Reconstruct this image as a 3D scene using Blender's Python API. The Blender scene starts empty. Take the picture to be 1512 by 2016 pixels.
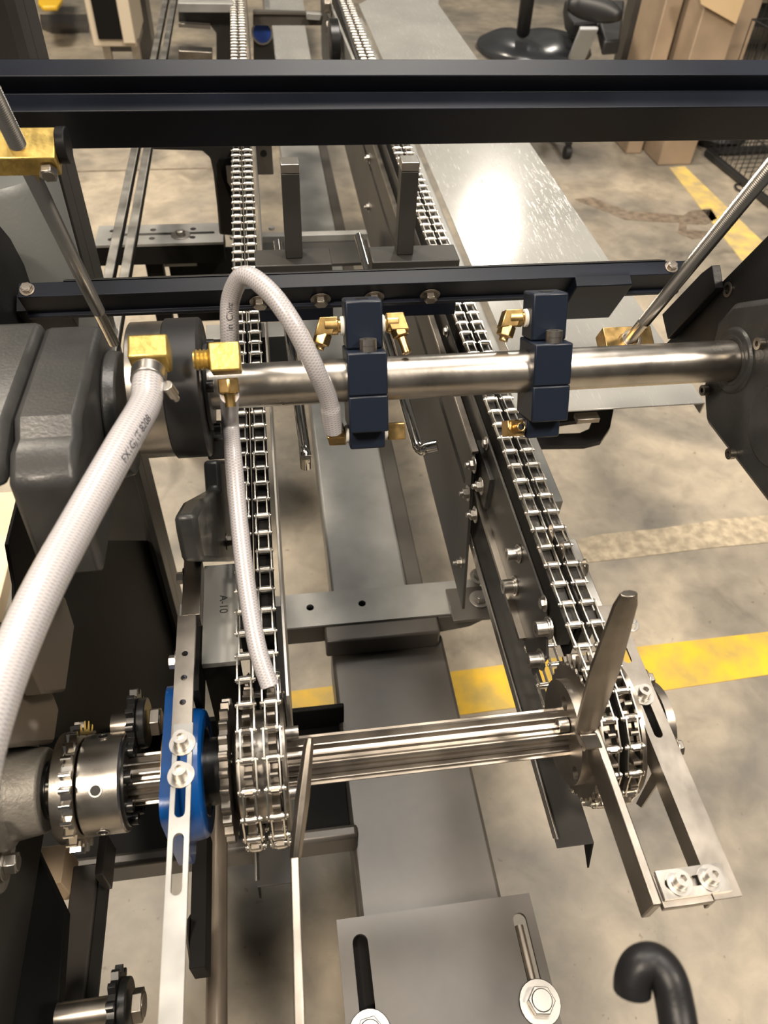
import bpy, bmesh, math, random
from mathutils import Vector, Matrix
random.seed(7)
SC = bpy.context.scene
COL = SC.collection
V = Vector
# ------------------------------------------------------------------ camera
F = 1500.0
CAMP = V((0, 0, 1.6))
_Y = V((-307, 1608, -1500)).normalized()
_X = V((11938, 880, -1500)); _X = (_X - _X.dot(_Y) * _Y).normalized()
_Z = _X.cross(_Y)
MR = Matrix((_X, _Y, _Z))                 # camera axes -> world
cam = bpy.data.cameras.new('camera'); camo = bpy.data.objects.new('camera', cam); COL.objects.link(camo)
cam.sensor_fit = 'VERTICAL'; cam.sensor_height = 24; cam.lens = F / 2016 * 24; cam.clip_start = .02
cam.dof.use_dof = True; cam.dof.focus_distance = .86; cam.dof.aperture_fstop = 5.6
camo.matrix_world = Matrix.Translation(CAMP) @ MR.to_4x4()
SC.camera = camo
def ray(px, py): return MR @ V((px - 756, 1008 - py, -F))
def W(px, py, x=None, y=None, z=None, d=None):   # a measured image point on a real plane of the place
    v = ray(px, py)
    t = (x - CAMP.x) / v.x if x is not None else (y - CAMP.y) / v.y if y is not None else (z - CAMP.z) / v.z if z is not None else d / F
    return CAMP + v * t
# ------------------------------------------------------------------ light
SC.view_settings.view_transform = 'Standard'; SC.view_settings.look = 'None'
SC.view_settings.gamma = 1; SC.view_settings.use_curve_mapping = False
SC.view_settings.exposure = -0.32
world = bpy.data.worlds.new('hall_air'); SC.world = world; world.use_nodes = True
wn = world.node_tree; bg = wn.nodes['Background']
tc = wn.nodes.new('ShaderNodeTexCoord'); sep = wn.nodes.new('ShaderNodeSeparateXYZ')
rmp = wn.nodes.new('ShaderNodeValToRGB'); mr = wn.nodes.new('ShaderNodeMapRange')
mr.inputs[1].default_value = -1; mr.inputs[2].default_value = 1
wn.links.new(tc.outputs['Generated'], sep.inputs[0]); wn.links.new(sep.outputs[2], mr.inputs[0])
wn.links.new(mr.outputs[0], rmp.inputs[0]); wn.links.new(rmp.outputs[0], bg.inputs[0])
el = rmp.color_ramp.elements
el[0].position = .35; el[0].color = (.10, .09, .075, 1)
el[1].position = .60; el[1].color = (.50, .47, .42, 1)
e = el.new(.8); e.color = (.16, .155, .15, 1)
bg.inputs[1].default_value = .30
def area(name, loc, target, sx, sy, power, col=(1, .93, .82)):
    l = bpy.data.lights.new(name, 'AREA'); l.shape = 'RECTANGLE'; l.size = sx; l.size_y = sy; l.energy = power; l.color = col
    o = bpy.data.objects.new(name, l); COL.objects.link(o); o.location = loc
    o.rotation_euler = (V(target) - V(loc)).to_track_quat('-Z', 'Y').to_euler(); return o
# high bay lamps: the one whose reflection shows on the steel tray stands where the mirror law puts it
_p = W(958, 465, z=.9); _r = (_p - CAMP).normalized(); _r.z = -_r.z
_L = _p + _r * ((5.2 - .9) / _r.z)
area('high_bay_lamp', _L, _p, .5, .5, 95)
area('high_bay_lamp', (-1.6, 3.6, 5.2), (-1.4, 3.4, 0), 1.0, 1.0, 420, (1, .88, .72))
area('high_bay_lamp', (-1.5, -1.2, 4.6), (-.2, .5, .8), .6, .6, 300, (1, .86, .70))
area('high_bay_lamp', (2.2, -.8, 4.8), (.4, .6, .6), .6, .6, 260, (1, .88, .74))
area('high_bay_lamp', (.7, 1.9, 5.2), (.3, 1.2, 0), 1.6, 1.6, 230, (1, .93, .84))

# ------------------------------------------------------------------ materials
def mat(name, col, rough=.5, metal=0., bump=0., bscale=60., var=0., vscale=8., coat=0., spec=.5, col2=None, wave=None):
    m = bpy.data.materials.new(name); m.use_nodes = True; nt = m.node_tree; b = nt.nodes['Principled BSDF']
    b.inputs['Base Color'].default_value = (*col, 1); b.inputs['Roughness'].default_value = rough
    b.inputs['Metallic'].default_value = metal; b.inputs['Coat Weight'].default_value = coat; b.inputs['Specular IOR Level'].default_value = spec
    tcn = nt.nodes.new('ShaderNodeTexCoord')
    if var:
        n = nt.nodes.new('ShaderNodeTexNoise'); n.inputs['Scale'].default_value = vscale; n.inputs['Detail'].default_value = 6
        nt.links.new(tcn.outputs['Object'], n.inputs['Vector'])
        mx = nt.nodes.new('ShaderNodeMix'); mx.data_type = 'RGBA'
        c2 = col2 or tuple(min(1, c * (1 - var)) for c in col)
        mx.inputs[6].default_value = (*c2, 1); mx.inputs[7].default_value = (*tuple(min(1, c * (1 + var * .6)) for c in col), 1)
        rr = nt.nodes.new('ShaderNodeMapRange'); rr.inputs[1].default_value = .36; rr.inputs[2].default_value = .64
        nt.links.new(n.outputs[0], rr.inputs[0]); nt.links.new(rr.outputs[0], mx.inputs[0]); nt.links.new(mx.outputs[2], b.inputs['Base Color'])
        r2 = nt.nodes.new('ShaderNodeMapRange'); r2.inputs[3].default_value = max(.03, rough - .09); r2.inputs[4].default_value = rough + .1
        nt.links.new(n.outputs[0], r2.inputs[0]); nt.links.new(r2.outputs[0], b.inputs['Roughness'])
    if bump:
        n2 = nt.nodes.new('ShaderNodeTexNoise'); n2.inputs['Scale'].default_value = bscale; n2.inputs['Detail'].default_value = 4
        nt.links.new(tcn.outputs['Object'], n2.inputs['Vector'])
        bp = nt.nodes.new('ShaderNodeBump'); bp.inputs['Strength'].default_value = bump; bp.inputs['Distance'].default_value = .002
        nt.links.new(n2.outputs[0], bp.inputs['Height']); nt.links.new(bp.outputs[0], b.inputs['Normal'])
    return m
M = {}
M['beam'] = mat('black_anodised', (.004, .006, .012), .40, 0, var=.5, vscale=5, spec=.22)
M['arm'] = mat('black_paint', (.008, .008, .009), .42, 0, bump=.1, bscale=300, spec=.25)
M['frame'] = mat('grey_brown_paint', (.075, .068, .060), .34, .25, var=.25, vscale=7, bump=.05, bscale=40)
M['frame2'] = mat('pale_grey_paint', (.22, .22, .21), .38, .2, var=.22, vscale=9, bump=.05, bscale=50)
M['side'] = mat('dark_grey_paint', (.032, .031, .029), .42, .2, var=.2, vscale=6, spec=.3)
M['dark'] = mat('shadow_black_paint', (.007, .0068, .0065), .6, 0, spec=.08)  # for black parts, and for shade painted inside the channel and behind holes
M['steel'] = mat('brushed_steel', (.44, .41, .37), .30, 1, var=.15, vscale=30, bump=.04, bscale=200)
M['dsteel'] = mat('dark_steel', (.30, .27, .235), .36, 1, var=.22, vscale=22, bump=.05, bscale=160)
M['chrome'] = mat('bright_chrome', (.80, .77, .72), .12, 1)
M['chain'] = mat('nickel_chain', (.86, .82, .75), .27, 1)
M['zinc'] = mat('zinc_bolt', (.42, .40, .37), .34, 1, bump=.05, bscale=200)
M['black'] = mat('black_oxide', (.012, .012, .012), .28, .4)
M['brass'] = mat('brass', (.62, .42, .17), .3, 1, var=.3, vscale=60)
M['brass2'] = mat('bright_brass', (.60, .43, .13), .36, .85, var=.2, vscale=90, bump=.15, bscale=200)
M['cast'] = mat('cast_grey', (.15, .14, .122), .5, .4, bump=.35, bscale=240, var=.15, vscale=30)
M['housing'] = mat('black_cast_housing', (.017, .0175, .018), .36, 0, bump=.12, bscale=350, var=.4, vscale=25, col2=(.035, .035, .034), spec=.35)
M['collar'] = mat('black_nylon', (.014, .014, .015), .42, 0, spec=.35)
M['bluepaint'] = mat('blue_paint', (.0, .040, .165), .3, 0, bump=.1, bscale=120, coat=.3)
M['clamp'] = mat('navy_black_block', (.007, .011, .021), .38, 0, bump=.04, bscale=300, spec=.35)
M['tan'] = mat('taupe_panel', (.10, .082, .062), .45, .1, var=.1, spec=.3)
M['cabinet'] = mat('beige_cabinet', (.50, .43, .33), .5)
M['card'] = mat('cardboard', (.36, .27, .185), .8, var=.18, vscale=4)
M['card2'] = mat('pale_cardboard', (.62, .46, .27), .8, var=.08, vscale=4)
M['rubber'] = mat('black_rubber', (.015, .015, .016), .5)
M['leather'] = mat('black_leather', (.03, .032, .036), .22, 0, bump=.15, bscale=15)
M['wire'] = mat('black_wire', (.02, .02, .02), .45)
M['white'] = mat('white_seal', (.72, .70, .64), .6)
M['ink'] = mat('black_ink', (.03, .03, .04), .7)
M['yellowp'] = mat('yellow_plastic', (.75, .47, .03), .45)
M['wood'] = mat('pale_wood', (.66, .50, .33), .6, var=.15, vscale=12)
M['motor'] = mat('grey_motor_paint', (.13, .135, .13), .42, .2, bump=.1, bscale=200)
M['bluel'] = mat('blue_grommet', (.01, .04, .22), .3)
M['armgrey'] = mat('pale_grey_plastic', (.40, .42, .44), .5)
M['tubep'] = mat('brown_painted_tube', (.14, .115, .09), .32, .45)
M['rod'] = mat('rod_steel', (.66, .62, .56), .24, 1)
M['board'] = mat('pale_board', (.62, .50, .34), .6, var=.15, vscale=12)
M['strap'] = mat('brushed_grey_steel', (.30, .295, .28), .36, .9, var=.12, vscale=30)
M['rail'] = mat('worn_aluminium', (.62, .60, .56), .32, 1, var=.22, vscale=18, bump=.1, bscale=60)

def sheet_mat():            # scratched stainless sheet of the big tray
    m = mat('scratched_stainless_sheet', (.31, .31, .295), .14, .30, var=.10, vscale=5); nt = m.node_tree; b = nt.nodes['Principled BSDF']
    tcn = nt.nodes.new('ShaderNodeTexCoord'); prev = None
    for k, (ang, sc) in enumerate(((.5, 60), (-.35, 80), (1.2, 50))):
        mp = nt.nodes.new('ShaderNodeMapping'); mp.inputs['Rotation'].default_value = (0, 0, ang); mp.inputs['Scale'].default_value = (sc, 3, 1)
        nz = nt.nodes.new('ShaderNodeTexNoise'); nz.inputs['Scale'].default_value = 6; nz.inputs['Detail'].default_value = 2; nz.inputs['Distortion'].default_value = .8
        nt.links.new(tcn.outputs['Object'], mp.inputs[0]); nt.links.new(mp.outputs[0], nz.inputs['Vector'])
        cr = nt.nodes.new('ShaderNodeValToRGB'); cr.color_ramp.elements[0].position = .66; cr.color_ramp.elements[1].position = .72
        nt.links.new(nz.outputs[0], cr.inputs[0])
        if prev is None: prev = cr.outputs[0]
        else:
            mx = nt.nodes.new('ShaderNodeMath'); mx.operation = 'MAXIMUM'; nt.links.new(prev, mx.inputs[0]); nt.links.new(cr.outputs[0], mx.inputs[1]); prev = mx.outputs[0]
    mr_ = nt.nodes.new('ShaderNodeMapRange'); mr_.inputs[3].default_value = .13; mr_.inputs[4].default_value = .36
    nt.links.new(prev, mr_.inputs[0]); nt.links.new(mr_.outputs[0], b.inputs['Roughness'])
    bp = nt.nodes.new('ShaderNodeBump'); bp.inputs['Strength'].default_value = .12; bp.inputs['Distance'].default_value = .001
    nt.links.new(prev, bp.inputs['Height']); nt.links.new(bp.outputs[0], b.inputs['Normal'])
    return m
M['sheet'] = sheet_mat()

def hose_mat():
    m = mat('braided_clear_hose', (.42, .40, .41), .3, 0, coat=.5); nt = m.node_tree; b = nt.nodes['Principled BSDF']
    b.inputs['Subsurface Weight'].default_value = .15; b.inputs['Subsurface Radius'].default_value = (.01, .01, .01)
    b.inputs['Subsurface Scale'].default_value = .3
    uv = nt.nodes.new('ShaderNodeUVMap'); s = nt.nodes.new('ShaderNodeSeparateXYZ'); nt.links.new(uv.outputs[0], s.inputs[0])
    outs = []
    for sg in (1, -1):
        a = nt.nodes.new('ShaderNodeMath'); a.operation = 'MULTIPLY_ADD'; a.inputs[1].default_value = sg * 9; nt.links.new(s.outputs[1], a.inputs[0])
        c = nt.nodes.new('ShaderNodeMath'); c.operation = 'MULTIPLY'; c.inputs[1].default_value = 380.; nt.links.new(s.outputs[0], c.inputs[0])
        nt.links.new(c.outputs[0], a.inputs[2])
        t = nt.nodes.new('ShaderNodeMath'); t.operation = 'FRACT'; nt.links.new(a.outputs[0], t.inputs[0])
        g = nt.nodes.new('ShaderNodeMath'); g.operation = 'LESS_THAN'; g.inputs[1].default_value = .3; nt.links.new(t.outputs[0], g.inputs[0]); outs.append(g.outputs[0])
    mx = nt.nodes.new('ShaderNodeMath'); mx.operation = 'MAXIMUM'; nt.links.new(outs[0], mx.inputs[0]); nt.links.new(outs[1], mx.inputs[1])
    cm = nt.nodes.new('ShaderNodeMix'); cm.data_type = 'RGBA'; cm.inputs[6].default_value = (.27, .265, .28, 1); cm.inputs[7].default_value = (.42, .40, .41, 1)
    nt.links.new(mx.outputs[0], cm.inputs[0]); nt.links.new(cm.outputs[2], b.inputs['Base Color'])
    bp = nt.nodes.new('ShaderNodeBump'); bp.inputs['Strength'].default_value = .35; bp.inputs['Distance'].default_value = .0006
    nt.links.new(mx.outputs[0], bp.inputs['Height']); nt.links.new(bp.outputs[0], b.inputs['Normal'])
    return m
M['hose'] = hose_mat()

def floor_mat():
    m = bpy.data.materials.new('worn_concrete'); m.use_nodes = True; nt = m.node_tree; b = nt.nodes['Principled BSDF']
    N = nt.nodes.new; Lk = nt.links.new
    tcn = N('ShaderNodeTexCoord')
    def noise(sc, det=6, dist=0., rough=.55):
        n = N('ShaderNodeTexNoise'); n.inputs['Scale'].default_value = sc; n.inputs['Detail'].default_value = det
        n.inputs['Distortion'].default_value = dist; n.inputs['Roughness'].default_value = rough; Lk(tcn.outputs['Object'], n.inputs['Vector']); return n.outputs[0]
    def ramp(src, p0, c0, p1, c1):
        r = N('ShaderNodeValToRGB'); r.color_ramp.elements[0].position = p0; r.color_ramp.elements[0].color = (*c0, 1)
        r.color_ramp.elements[1].position = p1; r.color_ramp.elements[1].color = (*c1, 1); Lk(src, r.inputs[0]); return r.outputs[0]
    def mix(a, b_, f, mode='MIX'):
        x = N('ShaderNodeMix'); x.data_type = 'RGBA'; x.blend_type = mode
        Lk(a, x.inputs[6]); Lk(b_, x.inputs[7])
        if isinstance(f, float): x.inputs[0].default_value = f
        else: Lk(f, x.inputs[0])
        return x.outputs[2]
    base = ramp(noise(1.7, 8, .6), .36, (.19, .175, .15), .66, (.44, .38, .295))
    fine = ramp(noise(14, 8, .4), .35, (.72, .72, .72), .65, (1.06, 1.05, 1.03))
    c = mix(base, fine, .8, 'MULTIPLY')
    st = ramp(noise(2.6, 5, 1.2), .60, (1, 1, 1), .72, (.38, .37, .38))
    c = mix(c, st, .7, 'MULTIPLY')
    sp = ramp(noise(55, 2), .70, (1, 1, 1), .76, (.45, .40, .36))
    c = mix(c, sp, .6, 'MULTIPLY')
    Lk(c, b.inputs['Base Color'])
    rr = N('ShaderNodeMapRange'); rr.inputs[3].default_value = .32; rr.inputs[4].default_value = .62; Lk(noise(3.1, 5), rr.inputs[0]); Lk(rr.outputs[0], b.inputs['Roughness'])
    bp = N('ShaderNodeBump'); bp.inputs['Strength'].default_value = .12; bp.inputs['Distance'].default_value = .004; Lk(noise(40, 5), bp.inputs['Height']); Lk(bp.outputs[0], b.inputs['Normal'])
    return m
M['floor'] = floor_mat()
M['stain'] = mat('dark_floor_stain', (.20, .16, .12), .45, var=.35, vscale=30, bump=.1)
M['seam'] = mat('rough_patched_concrete', (.38, .32, .23), .85, var=.28, vscale=38, bump=1., bscale=45)
M['tape'] = mat('yellow_floor_paint', (.60, .37, .022), .5, var=.35, vscale=13, col2=(.44, .32, .08))
M['tapew'] = mat('worn_yellow_paint', (.60, .44, .12), .6, var=.4, vscale=12, col2=(.46, .36, .20))

# ------------------------------------------------------------------ mesh building
class MB:
    def __init__(s): s.bm = bmesh.new(); s.uv = None; s.nobev = False
    def box(s, lo, hi):
        lo, hi = V(lo), V(hi); v = [s.bm.verts.new((x, y, z)) for z in (lo.z, hi.z) for y in (lo.y, hi.y) for x in (lo.x, hi.x)]
        for f in ((0, 2, 3, 1), (4, 5, 7, 6), (0, 1, 5, 4), (2, 6, 7, 3), (0, 4, 6, 2), (1, 3, 7, 5)): s.bm.faces.new([v[i] for i in f])
        return s
    def obox(s, c, ax, ay, az):     # centre and half axes
        c, ax, ay, az = V(c), V(ax), V(ay), V(az)
        v = [s.bm.verts.new(c + ax * i + ay * j + az * k) for k in (-1, 1) for j in (-1, 1) for i in (-1, 1)]
        for f in ((0, 2, 3, 1), (4, 5, 7, 6), (0, 1, 5, 4), (2, 6, 7, 3), (0, 4, 6, 2), (1, 3, 7, 5)): s.bm.faces.new([v[i] for i in f])
        return s
    def ext(s, pts, d):             # closed 3D polygon swept along d
        d = V(d); a = [s.bm.verts.new(V(p)) for p in pts]; b = [s.bm.verts.new(V(p) + d) for p in pts]; n = len(a)
        s.bm.faces.new(a[::-1]); s.bm.faces.new(b)
        for i in range(n): s.bm.faces.new((a[i], a[(i + 1) % n], b[(i + 1) % n], b[i]))
        return s
    def lathe(s, p, axis, prof, n=32, closed=False):   # prof: (distance along axis, radius)
        p = V(p); w = V(axis).normalized(); u = w.orthogonal().normalized(); v = w.cross(u)
        rings = []
        for (h, r) in prof:
            rings.append([s.bm.verts.new(p + w * h + (u * math.cos(2 * math.pi * k / n) + v * math.sin(2 * math.pi * k / n)) * max(r, 1e-5)) for k in range(n)])
        m = len(rings)
        for i in range(m if closed else m - 1):
            A, B = rings[i], rings[(i + 1) % m]
            for k in range(n): s.bm.faces.new((A[k], A[(k + 1) % n], B[(k + 1) % n], B[k]))
        if not closed: s.bm.faces.new(rings[0][::-1]); s.bm.faces.new(rings[-1])
        return s
    def cyl(s, p0, p1, r, r1=None, n=24):
        p0, p1 = V(p0), V(p1); L = (p1 - p0).length
        return s.lathe(p0, p1 - p0, [(0, r), (L, r if r1 is None else r1)], n)
    def tube(s, pts, r, n=12, uv=False, caps=True):
        pts = [V(p) for p in pts]
        if uv and s.uv is None: s.uv = s.bm.loops.layers.uv.new('UVMap')
        nrm = None; rings = []; L = 0; Ls = []
        for i, p in enumerate(pts):
            t = (pts[min(i + 1, len(pts) - 1)] - pts[max(i - 1, 0)]).normalized()
            if nrm is None: nrm = t.orthogonal().normalized()
            nrm = (nrm - nrm.dot(t) * t).normalized(); bn = t.cross(nrm)
            if i: L += (p - pts[i - 1]).length
            Ls.append(L); rr = r(i / (len(pts) - 1)) if callable(r) else r
            rings.append([s.bm.verts.new(p + (nrm * math.cos(2 * math.pi * k / n) + bn * math.sin(2 * math.pi * k / n)) * rr) for k in range(n)])
        for i in range(len(rings) - 1):
            for k in range(n):
                f = s.bm.faces.new((rings[i][k], rings[i][(k + 1) % n], rings[i + 1][(k + 1) % n], rings[i + 1][k]))
                if uv:
                    for lp, (a, b) in zip(f.loops, ((Ls[i], k / n), (Ls[i], (k + 1) / n), (Ls[i + 1], (k + 1) / n), (Ls[i + 1], k / n))): lp[s.uv].uv = (a, b)
        if caps: s.bm.faces.new(rings[0][::-1]); s.bm.faces.new(rings[-1])
        return s
    def hexa(s, p, n, r, h, ang=0.):
        n = V(n).normalized(); u = n.orthogonal().normalized(); v = n.cross(u); p = V(p)
        q = [p + (u * math.cos(ang + k * math.pi / 3) + v * math.sin(ang + k * math.pi / 3)) * r for k in range(6)]
        return s.ext(q, n * h)
    def plate(s, outline, holes, th, origin, ax, ay):   # flat plate with real holes; outline in 2D
        cu = bpy.data.curves.new('t', 'CURVE'); cu.dimensions = '2D'; cu.fill_mode = 'BOTH'; cu.extrude = th / 2
        for lp in [outline] + list(holes):
            sp = cu.splines.new('POLY'); sp.points.add(len(lp) - 1)
            for q, (a, b) in zip(sp.points, lp): q.co = (a, b, 0, 1)
            sp.use_cyclic_u = True
        ob = bpy.data.objects.new('t', cu); me = bpy.data.meshes.new_from_object(ob)
        if holes: s.nobev = True
        ax, ay = V(ax).normalized(), V(ay).normalized(); az = ax.cross(ay)
        mt = Matrix((ax, ay, az)).transposed().to_4x4(); mt.translation = V(origin)
        me.transform(mt); t = bmesh.new(); t.from_mesh(me); bmesh.ops.remove_doubles(t, verts=t.verts, dist=1e-6); t.to_mesh(me); t.free()
        s.bm.from_mesh(me); bpy.data.objects.remove(ob); bpy.data.curves.remove(cu); bpy.data.meshes.remove(me)
        return s
    def mesh(s, name):
        bmesh.ops.recalc_face_normals(s.bm, faces=s.bm.faces)
        me = bpy.data.meshes.new(name); s.bm.to_mesh(me); s.bm.free(); return me
def circ(cx, cy, r, n=20, a0=0): return [(cx + r * math.cos(a0 + 2 * math.pi * k / n), cy + r * math.sin(a0 + 2 * math.pi * k / n)) for k in range(n)]
def slot(x0, x1, cy, r, n=8):      # slot along x
    return [(x1 - r + r * math.cos(a), cy + r * math.sin(a)) for a in [-math.pi / 2 + math.pi * k / n for k in range(n + 1)]] + \
           [(x0 + r + r * math.cos(a), cy + r * math.sin(a)) for a in [math.pi / 2 + math.pi * k / n for k in range(n + 1)]]
def swap(l): return [(b, a) for a, b in l]
def rect(x0, y0, x1, y1, r=0, n=5):
    if not r: return [(x0, y0), (x1, y0), (x1, y1), (x0, y1)]
    o = []
    for cx, cy, a in ((x1 - r, y0 + r, -90), (x1 - r, y1 - r, 0), (x0 + r, y1 - r, 90), (x0 + r, y0 + r, 180)):
        o += [(cx + r * math.cos(math.radians(a + 90 * k / n)), cy + r * math.sin(math.radians(a + 90 * k / n))) for k in range(n + 1)]
    return o
def spline(pts, n=10):             # Catmull-Rom
    pts = [V(p) for p in pts]; P = [pts[0] * 2 - pts[1]] + pts + [pts[-1] * 2 - pts[-2]]; o = []
    for i in range(1, len(P) - 2):
        for k in range(n):
            t = k / n; a, b, c, d = P[i - 1:i + 3]
            o.append(.5 * ((2 * b) + (c - a) * t + (2 * a - 5 * b + 4 * c - d) * t * t + (3 * b - a - 3 * c + d) * t ** 3))
    o.append(P[-2]); return o
LOC = {}
def link(o, parent):
    COL.objects.link(o)
    if parent: o.parent = parent
def tag(o, label=None, cat=None, group=None, kind=None):
    for k, v in (('label', label), ('category', cat), ('group', group), ('kind', kind)):
        if v: o[k] = v
    return o
def thing(name, label, cat, loc=(0, 0, 0), group=None):
    o = bpy.data.objects.new(name, None); COL.objects.link(o); o.location = V(loc); o.empty_display_size = .02
    LOC[o.name] = V(loc); return tag(o, label, cat, group)
def obj(name, mb, m, parent=None, bevel=0., smooth=None, label=None):
    me = mb.mesh(name) if isinstance(mb, MB) else mb
    if isinstance(mb, MB) and mb.nobev: bevel = 0
    off = LOC[parent.name] if parent else V((0, 0, 0))
    ctr = sum((v.co for v in me.vertices), V()) / max(1, len(me.vertices))
    me.transform(Matrix.Translation(-ctr))
    o = bpy.data.objects.new(name, me); link(o, parent); o.location = ctr - off; LOC[o.name] = ctr
    me.materials.append(M[m] if isinstance(m, str) else m)
    ang = math.radians(35 if smooth is None else smooth)
    for p in me.polygons: p.use_smooth = True
    b2 = bmesh.new(); b2.from_mesh(me)
    for ed in b2.edges:
        if len(ed.link_faces) != 2 or ed.calc_face_angle(0) > ang: ed.smooth = False
    b2.to_mesh(me); b2.free()
    if bevel:
        md = o.modifiers.new('bevel', 'BEVEL'); md.width = bevel; md.segments = 2; md.limit_method = 'ANGLE'; md.angle_limit = math.radians(40); md.harden_normals = False
    if label: o['label'] = label
    return o
def solo(name, mb, m, label, cat, group=None, bevel=0., **k):
    o = obj(name, mb, m, None, bevel, **k); return tag(o, label, cat, group)
def struct(name, mb, m, bevel=0.):
    o = obj(name, mb, m, None, bevel); o['kind'] = 'structure'; return o
def hexbolt(par, p, n, r=.006, h=.005, name='hex_bolt', m='zinc', washer=1.55, stud=0., ang=.3):
    n = V(n).normalized(); p = V(p); b = MB()
    if washer: b.lathe(p, n, [(0, r * washer), (r * .18, r * washer)], 24)
    b.hexa(p + n * r * .18, n, r, h, ang); b.lathe(p + n * (h + r * .18), n, [(0, r * .8), (r * .08, r * .7)], 18)
    if stud: b.lathe(p, n, [(0, r * .5), (h + stud, r * .5), (h + stud + r * .1, r * .4)], 14)
    return obj(name, b, m, par, bevel=r * .05)
def socket(par, p, n, r=.006, h=.007, washer=1.7, name='socket_screw', m='zinc'):
    n = V(n).normalized(); p = V(p); b = MB(); u = n.orthogonal().normalized()
    b0 = r * .2 if washer else 0
    if washer: b.lathe(p, n, [(0, r * washer), (r * .2, r * washer), (r * .2, r * 1.2), (r * .42, r * 1.2)], 28); b0 = r * .42
    b.lathe(p + n * b0, n, [(0, r), (h * .5, r)], 24)
    b.plate(circ(0, 0, r, 24), [circ(0, 0, r * .52, 6)], h * .55, p + n * (b0 + h * .72), u, n.cross(u))
    return obj(name, b, m, par, bevel=r * .05)
def polyx(x, px, th, m_=None):     # measured outline on the plane x, swept by th along +x
    return MB().ext([W(a, b, x=x) for a, b in px], (th, 0, 0))
def polyz(z, px, th): return MB().ext([W(a, b, z=z) for a, b in px], (0, 0, -th))
def copy_tree(o, parent=None):
    c = o.copy(); link(c, parent); 
    for ch in list(o.children): copy_tree(ch, c)
    return c
# ================================================================== SETTING
struct('floor', MB().box((-7, -3, -.08), (9, 13, 0)), 'floor')
def fl(name, px, m, label=None, th=.002, z=.002):
    o = obj(name, MB().ext([W(a, b, z=z) for a, b in px], (0, 0, -th)), m); o['kind'] = 'structure'; return o
_ta, _tb, _tc, _td = W(1512, 1251, z=.0015), W(1266, 1276, z=.0015), W(1300, 1366, z=.0015), W(1512, 1335, z=.0015)
_y0 = .5 * (_ta.y + _tb.y); _y1 = .5 * (_tc.y + _td.y)
fl('floor_marking', [(2600, 1118), (1700, 1222), (1266, 1272), (860, 1326), (560, 1362), (560, 1452), (900, 1408), (1020, 1392), (1300, 1360), (1700, 1300), (2600, 1165)], 'tape')
fl('floor_marking', [(1318, 330), (1348, 327), (1620, 590), (1900, 860), (1830, 984), (1560, 640)], 'tapew')
fl('floor_patch', [(1100, 1072), (1180, 1052), (1300, 1040), (1420, 1022), (1620, 1005), (2600, 924), (2600, 955), (1620, 1060), (1512, 1068), (1400, 1078), (1250, 1097), (1110, 1112)], 'seam')
fl('floor_stain', [(1132, 392), (1165, 388), (1200, 402), (1240, 415), (1300, 420), (1345, 424), (1362, 414), (1400, 411), (1412, 430), (1390, 442), (1352, 440), (1352, 452), (1400, 456), (1420, 466), (1362, 470), (1335, 458), (1338, 438), (1290, 436), (1230, 432), (1190, 415), (1150, 400)], 'stain')
for k, (a, b) in enumerate((((140, 338), (445, 330)),)):
    p, q = W(*a, z=.001), W(*b, z=.001); t = (q - p).normalized(); s = V((0, 0, 1)).cross(t) * .006
    o = obj('floor_joint', MB().ext([p - s, q - s, q + s, p + s], (0, 0, .001)), 'stain'); o['kind'] = 'structure'

# ================================================================== CONVEYOR CHAINS
P = .0262; NT = 17; RP = P / (2 * math.sin(math.pi / NT)); SY, SZ = .335, .895
def outer_link_mesh():
    b = MB()
    for sx in (-1, 1):
        r = .0034; ol = [(P / 2 + r * math.sin(a), r * math.cos(a)) for a in [math.pi * k / 8 for k in range(9)]] + [(.0, -.0026)] + \
            [(-P / 2 - r * math.sin(a), -r * math.cos(a)) for a in [math.pi * k / 8 for k in range(9)]] + [(.0, .0026)]
        b.plate(ol, [], .0014, (sx * .0074, 0, 0), (0, 1, 0), (0, 0, 1))
    for sy in (-1, 1): b.lathe((-.0099, sy * P / 2, 0), XA, [(0, .0010), (.0004, .0019), (.0014, .0019), (.0017, .0014), (.0181, .0014), (.0184, .0019), (.0194, .0019), (.0198, .0010)], 12)
    return b.mesh('outer_link')
def inner_link_mesh():
    b = MB()
    for sx in (-1, 1):
        r = .0036; ol = [(P / 2 + r * math.sin(a), r * math.cos(a)) for a in [math.pi * k / 8 for k in range(9)]] + [(.0, -.0026)] + \
            [(-P / 2 - r * math.sin(a), -r * math.cos(a)) for a in [math.pi * k / 8 for k in range(9)]] + [(.0, .0026)]
        b.plate(ol, [], .0013, (sx * .0053, 0, 0), (0, 1, 0), (0, 0, 1))
    for sy in (-1, 1): b.cyl((-.0047, sy * P / 2, 0), (.0047, sy * P / 2, 0), .0040, n=16)
    return b.mesh('inner_link')
def prep(me):
    me.materials.append(M['chain'])
    b2 = bmesh.new(); b2.from_mesh(me)
    for f in b2.faces: f.smooth = True
    for ed in b2.edges:
        if len(ed.link_faces) != 2 or ed.calc_face_angle(0) > .6: ed.smooth = False
    b2.to_mesh(me); b2.free(); return me
XA = V((1, 0, 0))
ME_O, ME_I = prep(outer_link_mesh()), prep(inner_link_mesh())
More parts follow.
